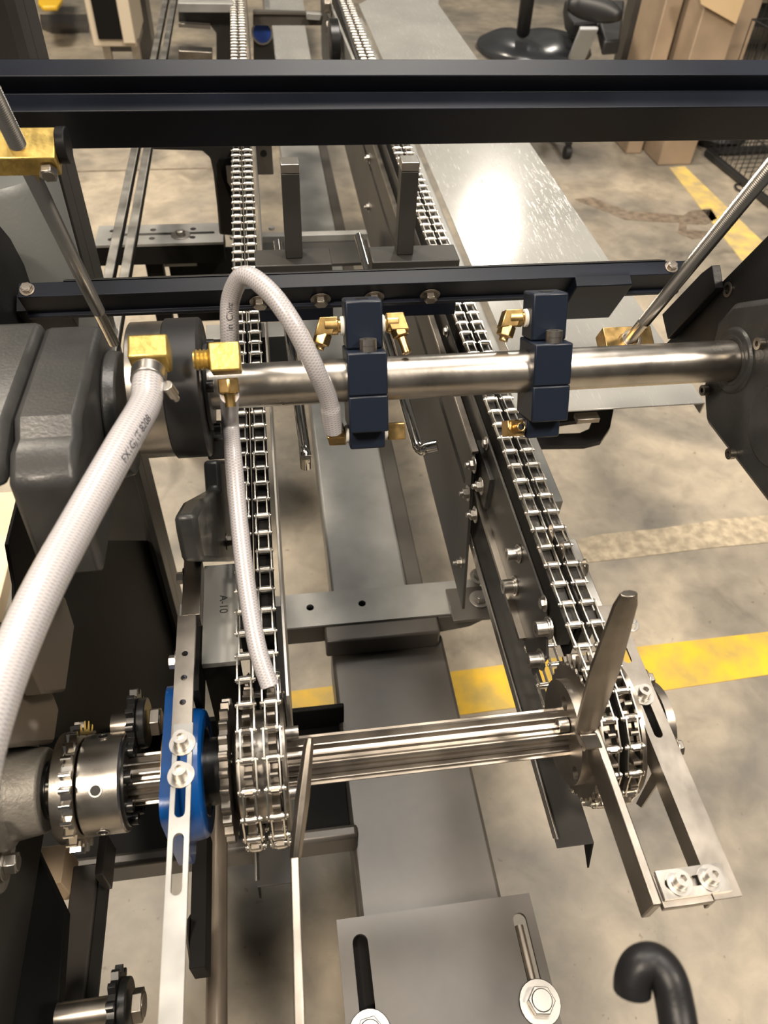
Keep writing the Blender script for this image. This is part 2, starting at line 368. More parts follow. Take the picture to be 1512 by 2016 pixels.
def chain(x, label, phase, nret, tabs=()):
    t = thing('roller_chain', label, 'chain', (x, SY, SZ), 'conveyor roller chains')
    pins = [(k * P + RP * 0, RP) for k in range(96, 0, -1)]
    pins += [(-RP * math.sin(2 * math.pi * k / NT), RP * math.cos(2 * math.pi * k / NT)) for k in range(0, 9)]
    yl, zl = pins[-1]; pins += [(yl + k * P, zl) for k in range(1, nret + 1)]
    near = 100; n = len(pins) - 1; far = n - near; fb = bmesh.new()
    for i in range(n):
        (y0, z0), (y1, z1) = pins[i], pins[i + 1]; a = math.atan2(z1 - z0, y1 - y0); me = ME_O if (i + phase) % 2 else ME_I
        if i < far:
            tm = me.copy(); tm.transform(Matrix.Translation((0, (y0 + y1) / 2, (z0 + z1) / 2)) @ Matrix.Rotation(a, 4, 'X')); fb.from_mesh(tm); bpy.data.meshes.remove(tm); continue
        o = bpy.data.objects.new('outer_link' if me is ME_O else 'inner_link', me); o.location = (0, (y0 + y1) / 2, (z0 + z1) / 2); o.rotation_euler = (a, 0, 0)
        link(o, t); LOC[o.name] = V((x, SY, SZ)) + o.location
    if far > 0:
        fm = bpy.data.meshes.new('chain_link'); fb.to_mesh(fm); fm.materials.append(M['chain'])
        for p in fm.polygons: p.use_smooth = False
        o = bpy.data.objects.new('chain_link', fm); link(o, t); o['kind'] = 'stuff'
    fb.free()
    for (i, sx) in tabs:           # bent attachment tabs standing on a few links
        y = SY + (i + .5) * P
        b = MB().plate([(-.008, -.003), (.008, -.003), (.008, .012), (.004, .018), (-.004, .018), (-.008, .012)], [circ(0, .011, .0018, 10)], .0012, (x + sx * .0088, y, SZ + RP), (0, 1, 0), (0, 0, 1))
        obj('attachment_tab', b, 'dsteel', t)
    return t
chain(-.0515, 'left strand of the left pair of conveyor chains, beside the black guide strip', 0, 6)
chain(-.0290, 'right strand of the left pair of conveyor chains, next to the thin steel side rail', 1, 6)
chain(.2795, 'left strand of the right pair of conveyor chains, with pins showing on its underside run', 0, 22, tabs=((7, 1),))
chain(.3015, 'right strand of the right pair of conveyor chains, with bent tabs standing up', 1, 22, tabs=((5, 1), (6, -1)))

def gear(nt, rt, rr, n=6, sh=.3):
    o = []
    for k in range(nt):
        a = 2 * math.pi * k / nt; s = 2 * math.pi / nt
        o += [(rr * math.cos(a), rr * math.sin(a)), (rr * math.cos(a + s * .22), rr * math.sin(a + s * .22)),
              (rt * .992 * math.cos(a + s * .40), rt * .992 * math.sin(a + s * .40)), (rt * math.cos(a + s * .52), rt * math.sin(a + s * .52)), (rt * .992 * math.cos(a + s * .66), rt * .992 * math.sin(a + s * .66)),
              (rr * math.cos(a + s * .86), rr * math.sin(a + s * .86))]
    return o
YA, ZA = V((0, 1, 0)), V((0, 0, 1)); XA = V((1, 0, 0))
def gplate(b, x, outl, holes, th): return b.plate(outl, holes, th, (x, SY, SZ), YA, ZA)

# ---- splined shaft
t = thing('splined_shaft', 'steel splined drive shaft crossing between the two conveyor chains', 'shaft', (.05, SY, SZ))
obj('splined_bar', MB().plate(gear(16, .0238, .0186), [], .428, (.047, SY, SZ), YA, ZA), 'dsteel', t, smooth=12)
obj('end_journal', MB().lathe((.258, SY, SZ), XA, [(0, .0185), (.02, .0185)], 32), 'dsteel', t)
obj('end_journal', MB().lathe((-.262, SY, SZ), XA, [(0, .015), (.10, .015)], 32), 'chrome', t)

# ---- left sprocket cluster
t = thing('chain_sprocket', 'large double steel sprocket carrying the left pair of chains', 'sprocket', (-.04, SY, SZ))
obj('drum', MB().lathe((-.0675, SY, SZ), XA, [(0, .040), (.004, .052), (.036, .052), (.036, .040), (.044, .040)], 48), 'steel', t, .001)
for x in (-.0515, -.0290):
    obj('tooth_ring', gplate(MB(), x, gear(34, RP + .0048, RP - .0085), [circ(0, 0, .03, 24)], .0070), 'dsteel', t, .0012)
obj('end_disc', MB().lathe((-.0225, SY, SZ), XA, [(0, .061), (.005, .061)], 56), 'dsteel', t, .0008)
socket(t, (-.0175, SY + .012, SZ + .036), XA, .006, .012, washer=0)
socket(t, (-.0175, SY - .034, SZ + .008), XA, .006, .012, washer=0)
t = thing('bare_sprocket', 'narrow bare toothed sprocket between the blue bearing and the left chains', 'sprocket', (-.072, SY, SZ))
obj('tooth_ring', gplate(MB(), -.073, gear(26, .0665, .0605), [circ(0, 0, .024, 24)], .0075), 'dsteel', t, .0012)
# ---- black collar & blue bearing
solo('shaft_collar', MB().lathe((-.095, SY, SZ), XA, [(0, .031), (.022, .031), (.022, .0245), (0, .0245)], 40, closed=True), 'black', 'glossy black collar on the shaft beside the blue bearing', 'collar')
t = thing('flange_bearing', 'blue painted flange bearing housing on the splined shaft', 'bearing', (-.112, SY, SZ))
obj('housing', MB().plate(rect(-.066, -.066, .066, .066, .020), [circ(0, 0, .026, 32)], .013, (-.119, SY, SZ), YA, ZA), 'bluepaint', t, .003)
obj('boss', MB().lathe((-.113, SY, SZ), XA, [(0, .062), (.020, .058), (.020, .040), (0, .040)], 48, closed=True), 'bluepaint', t, .003)
obj('inner_ring', MB().lathe((-.130, SY, SZ), XA, [(0, .040), (.036, .040), (.036, .0245), (0, .0245)], 40, closed=True), 'black', t, .001)
obj('brass_shim', MB().lathe((-.1295, SY, SZ), XA, [(0, .050), (.0035, .050), (.0035, .030), (0, .030)], 40, closed=True), 'brass', t)

# ---- clamp hub sprocket on the left
t = thing('hub_sprocket', 'polished steel sprocket with a thick drilled clamping hub at the left', 'sprocket', (-.2, SY, SZ))
obj('flange', MB().lathe((-.228, SY, SZ), XA, [(0, .018), (.003, .0495), (.014, .0510), (.014, .018)], 56), 'steel', t, .0006)
obj('tooth_ring', gplate(MB(), -.2095, gear(26, .0590, .0505), [circ(0, 0, .018, 24)], .0090), 'chrome', t, .001)
hb = MB().lathe((-.204, SY, SZ), XA, [(0, .0435), (.0015, .0455), (.036, .0455), (.0375, .0440)], 56)
hub = obj('hub', hb, 'steel', t)
for a in (58, 92 + 38, -2, 178 + 60):
    n = V((0, -math.cos(math.radians(a - 0)), math.sin(math.radians(a))))
    obj('set_screw_hole', MB().lathe(V((-.186, SY, SZ)) + n * .0455, n, [(0, .0058), (.0007, .0058), (.0007, .0045), (0, .0045)], 20, closed=True), 'zinc', hub)
    obj('hole_bore', MB().lathe(V((-.186, SY, SZ)) + n * .0452, n, [(0, .0044), (.0006, .0044)], 20), 'black', hub)
for k in range(8):
    a = math.radians(k * 45 + 20); p = V((-.1665, SY + .034 * math.cos(a), SZ + .034 * math.sin(a)))
    socket(t, p, XA, .0058, .009, washer=0, m='black')
obj('rear_cap', MB().lathe((-.1665, SY, SZ), XA, [(0, .041), (.003, .041), (.003, .0245), (0, .0245)], 40, closed=True), 'black', t)

# ---- pillow bearing at the far left
t = thing('cast_bearing', 'cast grey flange bearing with hex bolts at the far left of the shaft', 'bearing', (-.27, SY, SZ))
obj('bearing_body', MB().lathe((-.285, SY, SZ), XA, [(0, .050), (.012, .050), (.018, .042), (.046, .038), (.046, .024), (.0, .024)], 48), 'cast', t, .002)
obj('flange_plate', MB().plate(rect(-.070, -.070, .070, .078, .022), [], .014, (-.292, SY, SZ), YA, ZA), 'cast', t, .003)
obj('inner_ring', MB().lathe((-.245, SY, SZ), XA, [(0, .026), (.010, .026), (.010, .015), (0, .015)], 40, closed=True), 'black', t, .0008)
for (dy, dz) in ((-.050, .035), (-.052, -.030), (.048, .05)):
    hexbolt(t, (-.278, SY + dy, SZ + dz), XA, .0095, .010)
solo('bearing_bracket', MB().box((-.40, .10, .705), (-.30, .45, .95)), 'side', 'dark grey steel bearing bracket column at the far left', 'bracket', bevel=.004)

# ================================================================== PIPE AND FITTINGS
PY, PZ = .582, 1.160; PR = .0205
t = thing('boom_pipe', 'horizontal brushed steel pipe across the machine', 'pipe', (.2, PY, PZ))
obj('tube', MB().lathe((-.09, PY, PZ), XA, [(0, PR), (.546, PR)], 56), 'steel', t)
obj('end_ring', MB().lathe((.452, PY, PZ), XA, [(0, .0255), (.006, .0255), (.006, PR), (0, PR)], 48, closed=True), 'housing', t, .0008)
t = thing('rotary_union', 'thick steel and black ring union at the left end of the pipe', 'rotary union', (-.09, PY, PZ))
obj('steel_ring', MB().lathe((-.128, PY, PZ), XA, [(0, .060), (.001, .0615), (.030, .0615)], 64), 'steel', t)
obj('black_ring', MB().lathe((-.098, PY, PZ), XA, [(0, .061), (.0015, .0635), (.030, .0635), (.032, .0615)], 64), 'collar', t)
obj('face_plate', MB().lathe((-.066, PY, PZ), XA, [(0, .040), (.004, .040)], 48), 'housing', t, .001)
n = V((0, -.35, .94)).normalized()
obj('port', MB().lathe(V((-.113, PY, PZ)) + n * .0614, n, [(0, .0075), (.0006, .0075), (.0006, .0055), (0, .0055)], 24, closed=True), 'dsteel', t)
obj('port_bore', MB().lathe(V((-.113, PY, PZ)) + n * .0612, n, [(0, .0054), (.0007, .0054)], 24), 'black', t)
for k, (dy, dz) in enumerate(((-.024, -.03), (.024, .03), (-.03, .024), (.03, -.024))):
    socket(t, (-.0625, PY + dy, PZ + dz), XA, .0055, .006, washer=0, m='black')
obj('drain_block', MB().box((-.075, PY - .01, PZ - .082), (-.052, PY + .02, PZ - .055)), 'housing', t, .002)

def elbow(par, p, d1, d2, r=.0075, l1=.018, l2=.018, barb=.016, m='brass', name='brass_elbow'):
    """threaded end at p running along d1, then turning to d2 and ending in a hose barb"""
    p = V(p); d1 = V(d1).normalized(); d2 = V(d2).normalized(); c = p + d1 * l1
    b = MB(); b.lathe(p, d1, [(0, r * .8), (l1 * .35, r * .8), (l1 * .35, r * 1.12), (l1 + r * .2, r * 1.12)], 20)
    b.obox(c, d1 * r * 1.12, d2 * r * 1.12, d1.cross(d2) * r * 1.08)
    b.hexa(c + d2 * r * .9, d2, r * 1.12, l2 - r, .2)
    b.lathe(c + d2 * l2, d2, [(0, r * .62), (barb * .5, r * .55), (barb, r * .62), (barb, r * .38), (barb * .2, r * .38)], 18)
    e = obj(name, b, m, par, .0008)
    obj('bore', MB().lathe(c + d2 * (l2 + barb - .0006), d2, [(0, r * .40), (.0003, r * .40)], 16), 'black', e)
    return e, c + d2 * (l2 + barb)
def seal(par, p, d, r=.0088): return obj('thread_seal', MB().lathe(p, d, [(0, r), (.0035, r * .96)], 18), 'white', par, .0006)

TU = V((0, .42, .9075)).normalized(); TV = V((0, .9075, -.42)).normalized()     # tilt of the two pipe clamps
def clamp(x, label):
    t = thing('pipe_clamp', label, 'clamp', (x, PY, PZ), 'nozzle clamps on the pipe')
    c = V((x, PY, PZ)); w = .0185
    for nm, h0, h1, ww, d0, d1 in (('upper_jaw', -.0095, .030, w, -.026, .022), ('lower_jaw', -.045, -.0100, w, -.026, .022)):
        b = MB().obox(c + TU * (h0 + h1) / 2 + TV * (d0 + d1) / 2, XA * ww, TV * (d1 - d0) / 2, TU * (h1 - h0) / 2); obj(nm, b, 'clamp', t, .0016)
    for nm, h0, h1 in (('top_block', .0304, .074), ('bottom_block', -.066, -.0454)):
        b = MB().obox(c + TU * (h0 + h1) / 2 + TV * .006, XA * w * .93, TV * .0155, TU * (h1 - h0) / 2); bb = obj(nm, b, 'clamp', t, .0020)
        if nm == 'top_block': obj('threaded_hole', MB().lathe(c + TU * .0736 + TV * .006, TU, [(0, .0062), (.0008, .0062)], 24), 'black', bb)
    socket(t, c + TU * .030 - TV * .0180 + XA * .002, TU, .0078, .011, washer=0)
    return t
cl = clamp(.0810, 'navy black block clamp on the pipe with a hose fixed to its lower left')
cr = clamp(.2570, 'navy black block clamp on the pipe with no hose, right of the other clamp')
def on(x, h, s=0.): return V((x, PY, PZ)) + TU * h + TV * s
for c_, x in ((cl, .0810), (cr, .257)):
    a = on(x - .0172, .050, .006); seal(c_, a, -XA); elbow(c_, a, -XA, V((-.35, -.60, -.75)), barb=.004, l1=.017)
a = on(.0810 + .0172, .050, .006); seal(cl, a, XA); elbow(cl, a, XA, V((.25, -.75, -.6)), l1=.015, l2=.014)
a = on(.0810 + .0172, -.053, .003); seal(cl, a, XA); elbow(cl, a, XA, V((0, .8, -.6)), l1=.012, l2=.012)
a = on(.0810 - .0172, -.053, .003); seal(cl, a, -XA); _, HB = elbow(cl, a, -XA, V((-.15, -.35, .93)), l1=.012, l2=.010, barb=.012)
a = on(.257 - .0172, -.058, .004); seal(cr, a, -XA, .0095); elbow(cr, a, -XA, V((0.1, -.72, .69)), l1=.010, l2=.010, barb=.012)

# elbows on the union
t = thing('brass_fitting', 'bright brass elbow fitting on the right face of the union, hose hanging from it', 'fitting', (-.04, .56, 1.2))
e0 = W(398, 703, y=.545); e1 = W(470, 703, y=.545)
c0 = W(444, 706, y=.540); b = MB().obox(c0, XA * .0125, V((0, .7, .7)) * .012, V((0, -.7, .7)) * .012); obj('elbow_body', b, 'brass2', t, .0015)
obj('thread', MB().lathe(c0 - XA * .026, XA, [(0, .0075)] + [(.0016 * k + .001, .0088 if k % 2 else .0074) for k in range(9)] + [(.016, .0075)], 20), 'brass2', t)
cd = W(449, 752, y=.528); dd = (cd - c0).normalized()
obj('hex_nut', MB().hexa(c0 + dd * .0165, dd, .0098, .012, .3), 'brass', t, .001)
obj('barb', MB().lathe(c0 + dd * .028, dd, [(0, .0062), (.004, .005), (.012, .0045)], 18), 'brass', t)
c1 = W(296, 697, d=.612)
t2 = thing('brass_fitting', 'brass elbow with a screw hose clip at the top of the large hose', 'fitting', c1)
obj('elbow_body', MB().obox(c1 + V((0, 0, 0)), XA * .0155, V((0, .9, .35)) * .011, V((0, -.35, .9)) * .013), 'brass2', t2, .002)
# hoses
def hose(name, pts, r, label, cat='hose', n=14, txt=None):
    sp = spline(pts, 14)
    o = solo(name, MB().tube(sp, r, 24, uv=True), 'hose', label, cat); o.data.polygons.foreach_set('use_smooth', [True] * len(o.data.polygons)); return sp, o
def wrap_text(sp, r, s, size, i0, fwd, side, par, flip=1):
    """printed letters laid onto the hose skin: along the path, centred on the line facing `side`"""
    cu = bpy.data.curves.new('t', 'FONT'); cu.body = s; cu.size = size; cu.extrude = 0; cu.align_y = 'CENTER'
    ob = bpy.data.objects.new('t', cu); COL.objects.link(ob); bpy.context.view_layer.update(); me = bpy.data.meshes.new_from_object(ob.evaluated_get(bpy.context.evaluated_depsgraph_get()))
    bpy.data.objects.remove(ob)
    Ls = [0]
    for a, b_ in zip(sp, sp[1:]): Ls.append(Ls[-1] + (b_ - a).length)
    def at(L):
        L = min(max(L, 0), Ls[-1] - 1e-5); i = max(k for k in range(len(sp) - 1) if Ls[k] <= L); f = (L - Ls[i]) / (Ls[i + 1] - Ls[i]); return sp[i].lerp(sp[i + 1], f), (sp[i + 1] - sp[i]).normalized()
    L0 = Ls[i0]
    for v in me.vertices:
        c, tg = at(L0 + fwd * v.co.x); n_ = (side - side.dot(tg) * tg).normalized(); bn = tg.cross(n_) * flip; a = v.co.y / r
        v.co = c + (n_ * math.cos(a) + bn * math.sin(a)) * (r + .0002)
    o = obj('printed_text', me, 'ink', par)
    for m_ in o.modifiers: o.modifiers.remove(m_)
big = [W(294, 728, d=.600), W(290, 765, d=.588), W(284, 800, d=.578), W(238, 880, d=.545), W(160, 1020, d=.50), W(85, 1160, d=.455), W(22, 1300, d=.42), W(-25, 1430, d=.39), W(-60, 1560, d=.37)]
sp, ho = hose('clear_hose', big, .0120, 'thick clear braided hose running down from the union to the lower left corner')
wrap_text(sp, .0120, 'FX1GJ IT 8208', .0080, 46, -1, (CAMP - sp[40]).normalized() + XA * .9, ho, 1)
t2b = V(sp[0]); dn = (sp[3] - sp[0]).normalized()
obj('hose_clip', MB().lathe(t2b + dn * .002, dn, [(0, .0138), (.011, .0138), (.011, .0122), (0, .0122)], 32, closed=True), 'zinc', t2, .0006)
obj('clip_screw', MB().lathe(t2b + dn * .008 + XA * .014 - YA * .012, V((.3, .2, -1)), [(0, .005), (.012, .005), (.012, .003), (.018, .003)], 14), 'zinc', t2, .0005)
long_ = [c0 + dd * .030, W(453, 830, d=.705), W(461, 920, d=.690), W(472, 1040, d=.68), W(488, 1170, d=.67), W(508, 1280, d=.66), W(532, 1352, d=.655)]
sp, ho = hose('clear_hose', long_, .0080, 'slim clear braided hose hanging down in front of the left chains')
loop = [HB - V((0, 0, .008)), W(646, 785, d=.70), W(618, 720, d=.67), W(578, 640, d=.655), W(530, 574, d=.655), W(482, 543, d=.665), W(455, 585, d=.685), W(452, 650, d=.70), W(455, 715, d=.725), W(459, 760, d=.75)]
sp, ho = hose('clear_hose', loop, lambda u: .0086 if u > .08 else .0094, 'arched clear braided hose looping from the left clamp up behind the brass elbow')
wrap_text(sp, .0086, 'in China', .0082, 97, -1, (CAMP - sp[94]).normalized() + XA * .05, ho, 1)
# ================================================================== TILTED CROSS FRAME
U = V((0, -.455, .89)).normalized(); VV = V((0, .89, .455)).normalized()
def prof(P0, pts, x0, x1): return MB().ext([V((x0, P0.y, P0.z)) + VV * a + U * b for a, b in pts], (x1 - x0, 0, 0))
B1 = W(756, 215, d=.69); _k = .69 / .62
solo('upper_beam', prof(B1, [(a * _k, b * _k) for a, b in ((0, 0), (.0172, 0), (.0172, .0163), (.0338, .0163), (.0338, -.0394), (0, -.0394))], -.50, .90), 'beam', 'near black stepped steel beam across the top of the picture', 'beam', bevel=.0008)
B2 = W(756, 560, d=.92)
t = thing('lower_beam', 'near black angle beam with flanged hex bolts just above the pipe', 'beam', (.1, B2.y, B2.z))
x0 = W(62, 575, d=.92).x; x1 = W(1404, 540, d=.92).x
obj('angle', prof(B2, [(0, 0), (.0190, 0), (.0190, -.040), (-.005, -.040), (-.005, -.034), (.0, -.034)], x0, x1), 'beam', t, .0008)
obj('backing_bar', prof(B2, [(.019, .001), (.0200, .001), (.030, -.012), (.030, -.044), (.019, -.044)], x0 + .05, x1 - .03), 'arm', t)
for px in (512, 635, 745, 862):
    p = W(px, 598 + (756 - px) * .03, d=.91); q = V((p.x, B2.y, B2.z)) + U * -.026 - VV * .0003
    hexbolt(t, q, -VV, .0085, .007, name='flange_bolt', m='dsteel', washer=1.5)
for px, py in ((1345, 518), (88, 563)):
    q = V((W(px, py, d=.94).x, B2.y, B2.z)) + VV * .010; hexbolt(t, q, U, .0065, .005, name='flange_bolt', m='dsteel', washer=1.3)
# threaded rods
def thread_rod(pb, pt, label, r=.0071):
    t = thing('threaded_rod', label, 'threaded rod', pb, 'leaning threaded rods')
    b = MB(); L = (pt - pb).length; d = (pt - pb).normalized(); pr_ = []; n = int(L / .0011)
    s0 = .11
    pr_ = [(-.02, r * .94), (L * s0, r * .94)] + [(L * s0 + (k + 1) * .0010, r * (1.0 if k % 2 else .86)) for k in range(int((L * (1 - s0)) / .0010) - 1)]
    b.lathe(pb, d, pr_, 20); obj('rod', b, 'rod', t, smooth=25); return t
pb = W(1240, 668, d=.895); rodR = thread_rod(pb, pb + U * .36, 'leaning threaded rod rising from the brass block at the right')
pl = W(207, 640, d=.875); rodL = thread_rod(pl - U * .02, pl + U * .42, 'leaning threaded rod passing through the brass block at the left')
nb = W(52, 290, d=.612)
t = thing('brass_block', 'bright brass nut block on the left threaded rod under the upper beam', 'nut block', nb)
_c = V((nb.x, 0, 0)) + V((0, nb.y, nb.z)); 
obj('block', MB().obox(_c + XA * -.008 + VV * .001 - U * .006, XA * .031, VV * .015, U * .010), 'brass2', t, .001)
hexbolt(t, _c + XA * .015 - VV * .0142 - U * .008, -VV, .0075, .006, washer=0)
obj('side_boss', MB().lathe(_c + XA * .0231 + VV * .006 - U * .005, XA, [(0, .014), (.008, .014)], 32), 'arm', t, .001)
nb = W(1240, 672, d=.90)
t = thing('brass_block', 'dull brass nut block at the foot of the right threaded rod', 'nut block', nb)
obj('block', MB().obox(nb - U * .012 + VV * .004, XA * .030, VV * .016, U * .012), 'brass', t, .001)
obj('lock_ring', MB().lathe(nb - U * .001, U, [(0, .0118), (.008, .0118), (.008, .0075), (0, .0075)], 24, closed=True), 'dsteel', t, .0006)
solo('rod_bracket', MB().obox(V((nb.x, B2.y, B2.z)) + XA * -.002 - VV * .002 - U * .040, XA * .037, VV * .011, U * .040), 'beam', 'black bracket block hanging under the lower beam by the right threaded rod', 'bracket', bevel=.0015)
# side arms
t = thing('side_arm', 'long black diagonal side plate at the right, above the gearbox', 'arm plate', W(1450, 560, x=.47))
obj('plate', polyx(.475, [(1404, 572), (1700, 272), (1700, 720), (1270, 720), (1314, 673)], .012), 'arm', t, .001)
obj('link_plate', polyx(.464, [(1401, 522), (1408, 568), (1314, 668), (1303, 619), (1381, 537)], .010), 'arm', t, .001)
obj('hole_rim', MB().lathe(W(1433, 570, x=.4745), -XA, [(0, .008), (.001, .008), (.001, .005), (0, .005)], 20, closed=True), 'dsteel', t)
t = thing('side_arm', 'black diagonal side plate at the left edge, in front of the grey motor', 'arm plate', W(20, 600, x=-.30))
obj('plate', polyx(-.315, [(-60, 400), (0, 470), (82, 620), (96, 700), (-60, 700)], .012), 'arm', t, .001)
obj('cross_block', MB().obox(W(95, 614, d=.93), XA * .03, VV * .012, U * .022), 'arm', t, .001)
# column behind on the left
t = thing('frame_column', 'tall dark grey steel column at the upper left behind the beams', 'column', (-.5, 1.15, 0))
cx = W(190, 560, y=1.10).x
obj('post', MB().box((cx - .20, 1.10, .0), (cx, 1.16, 2.2)), 'side', t, .003)
obj('flange', MB().box((cx - .012, 1.06, .0), (cx, 1.10, 2.2)), 'side', t, .001)
_m = W(18, 450, y=1.02); solo('grey_motor', MB().lathe((_m.x, 1.0, _m.z - .25), ZA, [(0, .075), (.004, .082), (.33, .082), (.34, .075)], 48), 'motor', 'upright grey cylinder motor body at the upper left edge', 'motor')
# support posts
def post(xp, label, bx0, bx1):
    t = thing('guide_post', label, 'post', (xp, .985, 1.06), 'square guide posts')
    obj('foot_block', MB().box((bx0, .955, 1.050), (bx1, 1.0, 1.075)), 'side', t, .0015)
    obj('foot_riser', MB().box((bx0, .948, .9925), (bx1, 1.0, 1.0495)), 'beam', t, .001)
    obj('upright', MB().box((xp - .0115, .972, 1.0755), (xp + .0115, .995, 1.190)), 'side', t, .001)
    obj('cap', MB().box((xp - .0117, .9718, 1.1905), (xp + .0117, .9952, 1.202)), 'zinc', t, .001)
post(.0335, 'left of two square guide posts with a pale cap, on a black foot', -.020, .084)
post(.187, 'right of two square guide posts with a pale cap, on a black foot', .139, .262)
def bent(pts, r, label):
    sp = spline(pts, 10); solo('chrome_rod', MB().tube(sp, r, 20), 'chrome', label, 'rod', 'chrome rods below the pipe', bevel=.0008)
zr = .985
a, b = W(546, 478, z=zr), W(600, 886, z=zr); bent([a, a.lerp(b, .5), b - YA * -.01, b, b + V((0, -.004, -.012)), b + V((0, -.004, -.024))], .0068, 'straight chrome rod ending between the left chains and the clamp')
a, b = W(706, 466, z=zr), W(822, 880, z=zr); bent([a, a.lerp(b, .5), a.lerp(b, .93), b + V((.002, -.003, 0)), b + V((.010, -.006, .004)), b + V((.022, -.008, .008))], .0072, 'chrome rod with its near end bent to the right')

# ================================================================== GEARBOXES
RB = [(.612, 1.105), (.632, 1.172), (.619, 1.203), (.571, 1.238), (.44, 1.24), (.39, 1.20), (.372, 1.15), (.39, 1.10), (.448, 1.088), (.584, 1.078)]
t = thing('gearbox', 'black cast gearbox housing at the right end of the pipe', 'gearbox', (.5, .5, 1.14))
obj('housing', MB().ext([V((.456, y, z)) for y, z in RB], (.16, 0, 0)), 'housing', t, .006)
obj('boss', MB().lathe((.459, .490, 1.150), -XA, [(0, .040), (.004, .038)], 48), 'housing', t, .001)
obj('pipe_seat', MB().lathe((.4565, PY, PZ), -XA, [(0, .034), (.004, .031)], 40), 'housing', t, .001)
for px, py in ((1501, 676), (1444, 893), (1392, 768)): socket(t, W(px, py, x=.4557), -XA, .0058, .006, washer=0, m='dsteel')
LB = [(.614, 1.188), (.598, 1.222), (.466, 1.230), (.452, 1.221), (.436, 1.222), (.414, 1.210), (.404, 1.116), (.55, 1.108), (.603, 1.109)]
t = thing('gearbox', 'black cast gearbox housing at the left end of the pipe', 'gearbox', (-.25, .5, 1.14))
obj('housing', MB().ext([V((-.148, y, z)) for y, z in LB], (-.048, 0, 0)), 'housing', t, .006)
LB2 = [(.617, 1.19), (.600, 1.226), (.462, 1.234), (.426, 1.225), (.416, 1.205), (.60, 1.175)]
obj('rear_half', MB().ext([V((-.1965, y, z)) for y, z in LB2], (-.30, 0, 0)), 'housing', t, .006)
obj('side_cover', MB().lathe((-.1475, PY - .02, PZ - .01), XA, [(0, .058), (.012, .055)], 48), 'housing', t, .002)
socket(t, W(228, 745, x=-.1475), XA, .0058, .005, washer=0, m='dsteel')
solo('guard_panel', MB().ext([W(a, b, x=-.295) for a, b in ((245, 1064), (312, 1064), (345, 1250), (368, 1420), (230, 1440), (60, 1460), (30, 1300), (30, 1150), (16, 1072), (42, 966), (62, 960), (150, 1064))], (-.004, 0, 0)), 'dark', 'large black sheet guard panel left of the slotted strap', 'panel', bevel=.0008)

# ================================================================== STRAP, BRACKETS
zs = .992
def ybar(z, th, x0a, x1a, y0, y1): return MB().box((x0a, y0, z - th), (x1a, y1, z))
A0, A1 = W(366, 1098, z=zs), W(396, 1098, z=zs); Bq = W(360, 1425, z=zs)
t = thing('drilled_bar', 'square steel bar with three holes leading to the blue bearing', 'bar', (A0.x, .5, zs))
xa, xb = W(345, 1300, z=zs).x, W(382, 1300, z=zs).x; ya, yb = W(365, 1425, z=zs).y - .02, W(380, 1210, z=zs).y
hl = [circ(xa * .5 + xb * .5, W(0 + 362, py, z=zs).y, .0029, 16) for py in (1287, 1334, 1382)]
obj('bar', MB().plate(rect(xa, ya, xb, yb), hl, .006, (0, 0, zs - .003), XA, YA), 'dsteel', t, .0006)
xc, xd = W(364, 1150, z=zs).x, W(393, 1150, z=zs).x
obj('rear_bar', MB().box((xa + .003, yb + .0002, zs - .020), (xb + .004, A0.y, zs - .001)), 'dsteel', t, .0008)
for py, px in ((1135, 362), (1300, 350)):
    p = W(px, py, z=zs - .008); hexbolt(t, (xa + (.003 if py < 1200 else 0), p.y, zs - .010), -XA, .0065, .006)
zt = zs + .004
t = thing('slotted_strap', 'long flat slotted steel strap coming towards the viewer at lower left', 'strap', (W(350, 1700, z=zt).x, .2, zt))
ys0, ys1 = W(340, 2080, z=zt).y, W(355, 1425, z=zt).y; xs0 = W(333, 1600, z=zt).x; xs1 = W(374, 1600, z=zt).x; xm = (xs0 + xs1) / 2
s1 = swap(slot(W(350, 1610, z=zt).y, W(350, 1470, z=zt).y, xm, .0042)); s2 = swap(slot(W(350, 1763, z=zt).y, W(350, 1640, z=zt).y, xm, .0042))
obj('strap', MB().plate(rect(xs0, ys0, xs1, ys1), [s1, s2], .0038, (0, 0, zt - .0018), XA, YA), 'strap', t, .0005)
for px, py in ((350, 1466), (349, 1528)):
    p = W(px, py, z=zt); socket(t, (xm, p.y, zt + .0003), ZA, .0062, .011, washer=1.75)
t = thing('mounting_plate', 'grey stamped mounting plate between the drilled bar and the left chain', 'plate', W(430, 1200, z=.93))
p = [W(a, b, z=.945) for a, b in ((398, 1112), (474, 1100), (474, 1298), (394, 1306))]
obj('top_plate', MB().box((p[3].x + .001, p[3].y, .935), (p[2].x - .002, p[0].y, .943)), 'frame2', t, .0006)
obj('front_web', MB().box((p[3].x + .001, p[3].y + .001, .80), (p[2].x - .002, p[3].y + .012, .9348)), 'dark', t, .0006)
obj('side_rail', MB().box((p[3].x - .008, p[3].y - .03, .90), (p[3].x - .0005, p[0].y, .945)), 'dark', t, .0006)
cu = bpy.data.curves.new('t', 'FONT'); cu.body = 'A-10'; cu.size = .012; cu.extrude = .0001
ob = bpy.data.objects.new('t', cu); COL.objects.link(ob); bpy.context.view_layer.update(); me = bpy.data.meshes.new_from_object(ob.evaluated_get(bpy.context.evaluated_depsgraph_get())); bpy.data.objects.remove(ob)
pw = W(433, 1172, z=.9432); me.transform(Matrix.Translation(pw) @ Matrix.Rotation(-math.pi / 2, 4, 'Z')); obj('stamped_text', me, 'side', t)

